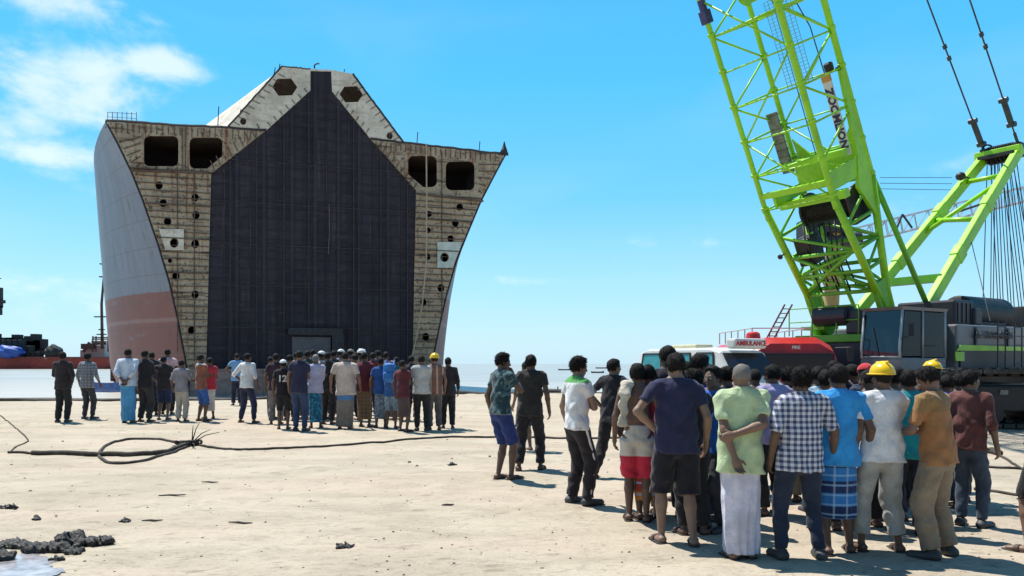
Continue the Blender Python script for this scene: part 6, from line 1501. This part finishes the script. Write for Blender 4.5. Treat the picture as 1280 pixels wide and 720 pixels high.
# ================================================================== THINGS LYING ON THE SAND
def onsand(px, py, dz=0): x, y = hit(px, py); return Vector((x, y, gz(x, y) + dz))
def catmull(P_, n=8):
    P_ = [P_[0]] + list(P_) + [P_[-1]]; out_ = []
    for i in range(1, len(P_) - 2):
        a, b, c, d = P_[i - 1:i + 3]
        for j in range(n):
            t = j / n; out_.append(.5 * ((2 * b) + (c - a) * t + (2 * a - 5 * b + 4 * c - d) * t * t + (-a + 3 * b - 3 * c + d) * t ** 3))
    return out_ + [P_[-2]]
M_cable = mat('black_mooring_cable', (.05, .042, .034), .85, var=.4, vscale=8, bump=.6, bscale=60)
def cable(pxs, r, dz=None, n=8):
    pts = catmull([onsand(*p) for p in pxs], n); out_ = []
    for p in pts: out_.append(Vector((p.x, p.y, gz(p.x, p.y) + (dz if dz is not None else r * .8))))
    return out_
cb_ = empty('mooring_cable', onsand(230, 562), 'heavy black mooring cable knotted into a loop on the sand', 'cable')
MB().tube(cable([(40, 568), (80, 569), (124, 570), (170, 570), (205, 566), (232, 559)], .042), [.04] * 41, 8).build('thick_strand', M_cable, cb_, smooth=True)
MB().tube(cable([(232, 556), (200, 551), (165, 550), (138, 556), (124, 567), (130, 577), (150, 580), (180, 576), (208, 568), (236, 559)], .022), .024, 8).build('loop', M_cable, cb_, smooth=True)
MB().tube(cable([(240, 556), (262, 560), (300, 563), (330, 563), (400, 559), (480, 553), (560, 548), (620, 547), (700, 548), (780, 548), (860, 551), (930, 556)], .02, n=10), .021, 8).build('long_run', M_cable, cb_, smooth=True)
MB().tube(cable([(10, 567), (26, 567), (45, 568)], .02), .022, 6).tube(cable([(12, 566), (22, 559), (35, 553), (30, 545), (18, 534), (0, 520), (-20, 506)], .012), .013, 6).build('thin_wire', M_cable, cb_, smooth=True)
kn = MB(); c = onsand(240, 558)
for i in range(7):
    a = i * .9; kn.tube([c + Vector((.16 * math.cos(a + t) - .02 * i, .10 * math.sin(a + t * 1.3), .05 + .045 * math.sin(t * 2 + i))) for t in np.linspace(0, 5, 18)], .022, 6)
kn.build('knot', M_cable, cb_, smooth=True)
fy = MB()
for dx, dy, ht in ((-.10, .3, .33), (.02, .3, .38), (.25, .2, .26), (.45, .1, .22), (-.2, -.35, .02), (-.05, -.45, .02), (.22, -.42, .02), (.1, -.3, .1), (-.02, .1, .3)):
    p1 = c + Vector((dx * .5, dy * .5, .06 + ht * .6)); p2 = c + Vector((dx, dy, .02 + ht)); fy.tube([c + Vector((0, 0, .06)), p1, p2], [.012, .009, .005], 5)
fy.build('frayed_end', M_cable, cb_, smooth=True)
for pts, lb in (([(1218, 612), (1250, 617), (1285, 623), (1340, 634)], 'nearer thin cable lying on the sand at the right edge'), ([(1222, 584), (1250, 586), (1290, 587), (1340, 588)], 'farther thin cable lying on the sand at the right edge'), ([(1240, 566), (1252, 572), (1268, 582), (1290, 594)], 'short slanting cable end on the sand under the crane')):
    tag(MB().tube(cable(pts, .018), .02, 6).build('cable', M_cable, smooth=True), lb, 'cable')
tag(MB().tube([onsand(1236, 565, .03), onsand(1250, 570, .05)], .05, 8).lathe([(.03, 0), (.09, .02), (.09, .08), (.03, .1)], onsand(1240, 566, .0), Zax, 10).build('cable_shackle', M_cable), 'dark shackle on the slanting cable under the crane', 'shackle')
M_mud = mat('black_oily_mud', (.016, .015, .013), .38, spec=.5, var=.5, vscale=20, bump=1, bscale=35)
def clod(px, py, rx, ry, rz, label, seed, cat='mud clump', grp=None, h=.012):
    c = onsand(px, py); f = Field(vv(c.x - rx * 1.5, c.y - ry * 1.5, c.z - .05), vv(c.x + rx * 1.5, c.y + ry * 1.5, c.z + rz * 1.9), h); r = random.Random(seed)
    for k in range(9): 
        a = r.uniform(0, 6.28); q = r.uniform(0, .75); s_ = r.uniform(.3, .6)
        f.ell((c.x + math.cos(a) * rx * q, c.y + math.sin(a) * ry * q, c.z + rz * r.uniform(.0, .45)), (rx * s_, ry * s_, rz * r.uniform(.4, .8)), .015)
    x_, y_, z_ = f.ax[0][:, None, None], f.ax[1][None, :, None], f.ax[2][None, None, :]
    f.V = f.V + (.013 * (np.sin(70 * x_ + seed + 3 * np.sin(31 * y_)) * np.sin(63 * y_ + 40 * z_) + .7 * np.sin(130 * x_ + 90 * z_ + 2 * np.sin(80 * y_)) + .6 * np.sin(43 * x_ - 57 * y_ + 66 * z_))).astype(np.float32)
    V, F = f.mesh(); o = link('mud_clump', V, F, M_mud, smooth=True); tag(o, label, cat, grp); return o
gm = 'black mud clumps at the lower left'
clod(118, 683, .15, .11, .085, 'rightmost black mud clump at the lower left', 1, grp=gm)
clod(83, 684, .15, .14, .12, 'tallest black mud clump in the row at the lower left', 2, grp=gm)
clod(52, 691, .22, .10, .075, 'long flat black mud clump beside the pale puddle', 3, grp=gm)
clod(22, 684, .26, .09, .055, 'low black mud ridge above the pale puddle', 4, grp=gm)
clod(2, 702, .11, .13, .07, 'black mud clump cut by the left edge of the photo', 5, grp=gm)
clod(96, 693, .10, .06, .05, 'small black mud clump in front of the tallest one', 6, grp=gm)
clod(430, 688, .10, .05, .03, 'small flat tar lump on open sand near the bottom centre', 7, 'tar lump', h=.009)
clod(565, 582, .06, .05, .03, 'tiny dark lump on the sand left of the blue shorts man', 8, 'tar lump', h=.009)
clod(73, 703, .06, .04, .03, 'small dark lump beside the pale puddle', 9, 'tar lump', h=.009)
clod(46, 650, .045, .04, .025, 'small dark lump above the mud row at left', 10, 'tar lump', h=.008)
clod(156, 651, .045, .04, .025, 'small dark lump on sand right of the mud row', 11, 'tar lump', h=.008)
clod(10, 636, .14, .05, .04, 'dark tangled debris at the left edge above the mud row', 12, 'debris', h=.009)
# pale puddles
M_pud = mat('milky_puddle', (.33, .32, .34), .22, var=.4, vscale=6, spec=.5, bump=.12, bscale=5)
def puddle(pxs, label):
    pts = [onsand(*p) for p in pxs]; zz = sum(p.z for p in pts) / len(pts) + .014; c = sum(pts, Vector()) / len(pts)
    ring = catmull(pts + [pts[0]], 6)[:-1]; V = [(c.x, c.y, zz)] + [(p.x + .02 * math.sin(i * 2.1), p.y + .02 * math.cos(i * 1.7), zz - .004) for i, p in enumerate(ring)]; n = len(ring)
    o = link('puddle', V, [(0, 1 + i, 1 + (i + 1) % n) for i in range(n)], M_pud); tag(o, None, None, None, 'structure'); return o
puddle([(-40, 698), (-5, 692), (18, 696), (32, 693), (52, 697), (70, 704), (60, 709), (82, 716), (64, 724), (74, 738), (20, 746), (-40, 740)], '')
0 and puddle([(34, 602), (50, 598), (66, 600), (80, 601), (70, 604), (58, 607), (46, 605)], '')
# small stones, shell grit and footprints' rims
V = []; F = []; r = random.Random(3)
for i in range(1300):
    y = 3.6 + 24 * r.random() ** 1.7; x = (r.random() - .5) * 1.45 * y; s_ = r.uniform(.004, .013) * (1 if r.random() < .93 else 2.0); z = gz(x, y); k = len(V)
    for dx, dy, dz in ((-1, -.8, 0), (1, -.9, 0), (.9, 1, 0), (-.8, 1.1, 0), (-.5, -.4, .7), (.6, -.3, .8), (.4, .6, .65), (-.4, .5, .75)): V.append((x + dx * s_ * r.uniform(.7, 1.3), y + dy * s_, z + dz * s_ * r.uniform(.6, 1.1)))
    F += [tuple(k + q for q in t) for t in ((4, 5, 6, 7), (0, 1, 5, 4), (1, 2, 6, 5), (2, 3, 7, 6), (3, 0, 4, 7))]
tag(link('pebbles', V, F, mat('dark_grit', (.14, .11, .085), .9, var=.6, vscale=2)), 'dark pebbles and grit scattered over the pale sand', 'pebbles', None, 'stuff')
for i, (px, py, a, l) in enumerate([(215, 620, .2, .3), (262, 604, -.1, .22), (512, 579, 1.2, .08), (190, 652, .1, .2), (300, 655, -.2, .25), (560, 632, .3, .14)]):
    c = onsand(px, py, .012); d = Vector((math.cos(a), math.sin(a), 0)); q = Vector((-d.y, d.x, 0))
    tag(MB().tube([c - d * l / 2, c - d * l * .1 + q * .02, c + d * l * .2 - q * .01, c + d * l / 2 + q * .015], [.006, .011, .01, .005], 6).build('driftwood_stick', M_wet, smooth=True),
        ['twig on the sand below the cable loop', 'twig right of the cable loop on bare sand', 'tiny upright looking twig left of the young men', 'twig above the tar lump on the left sand', 'twig on sand near the bottom left of centre', 'twig on sand left of the white polo man'][i], 'stick', 'twigs scattered on the sand')
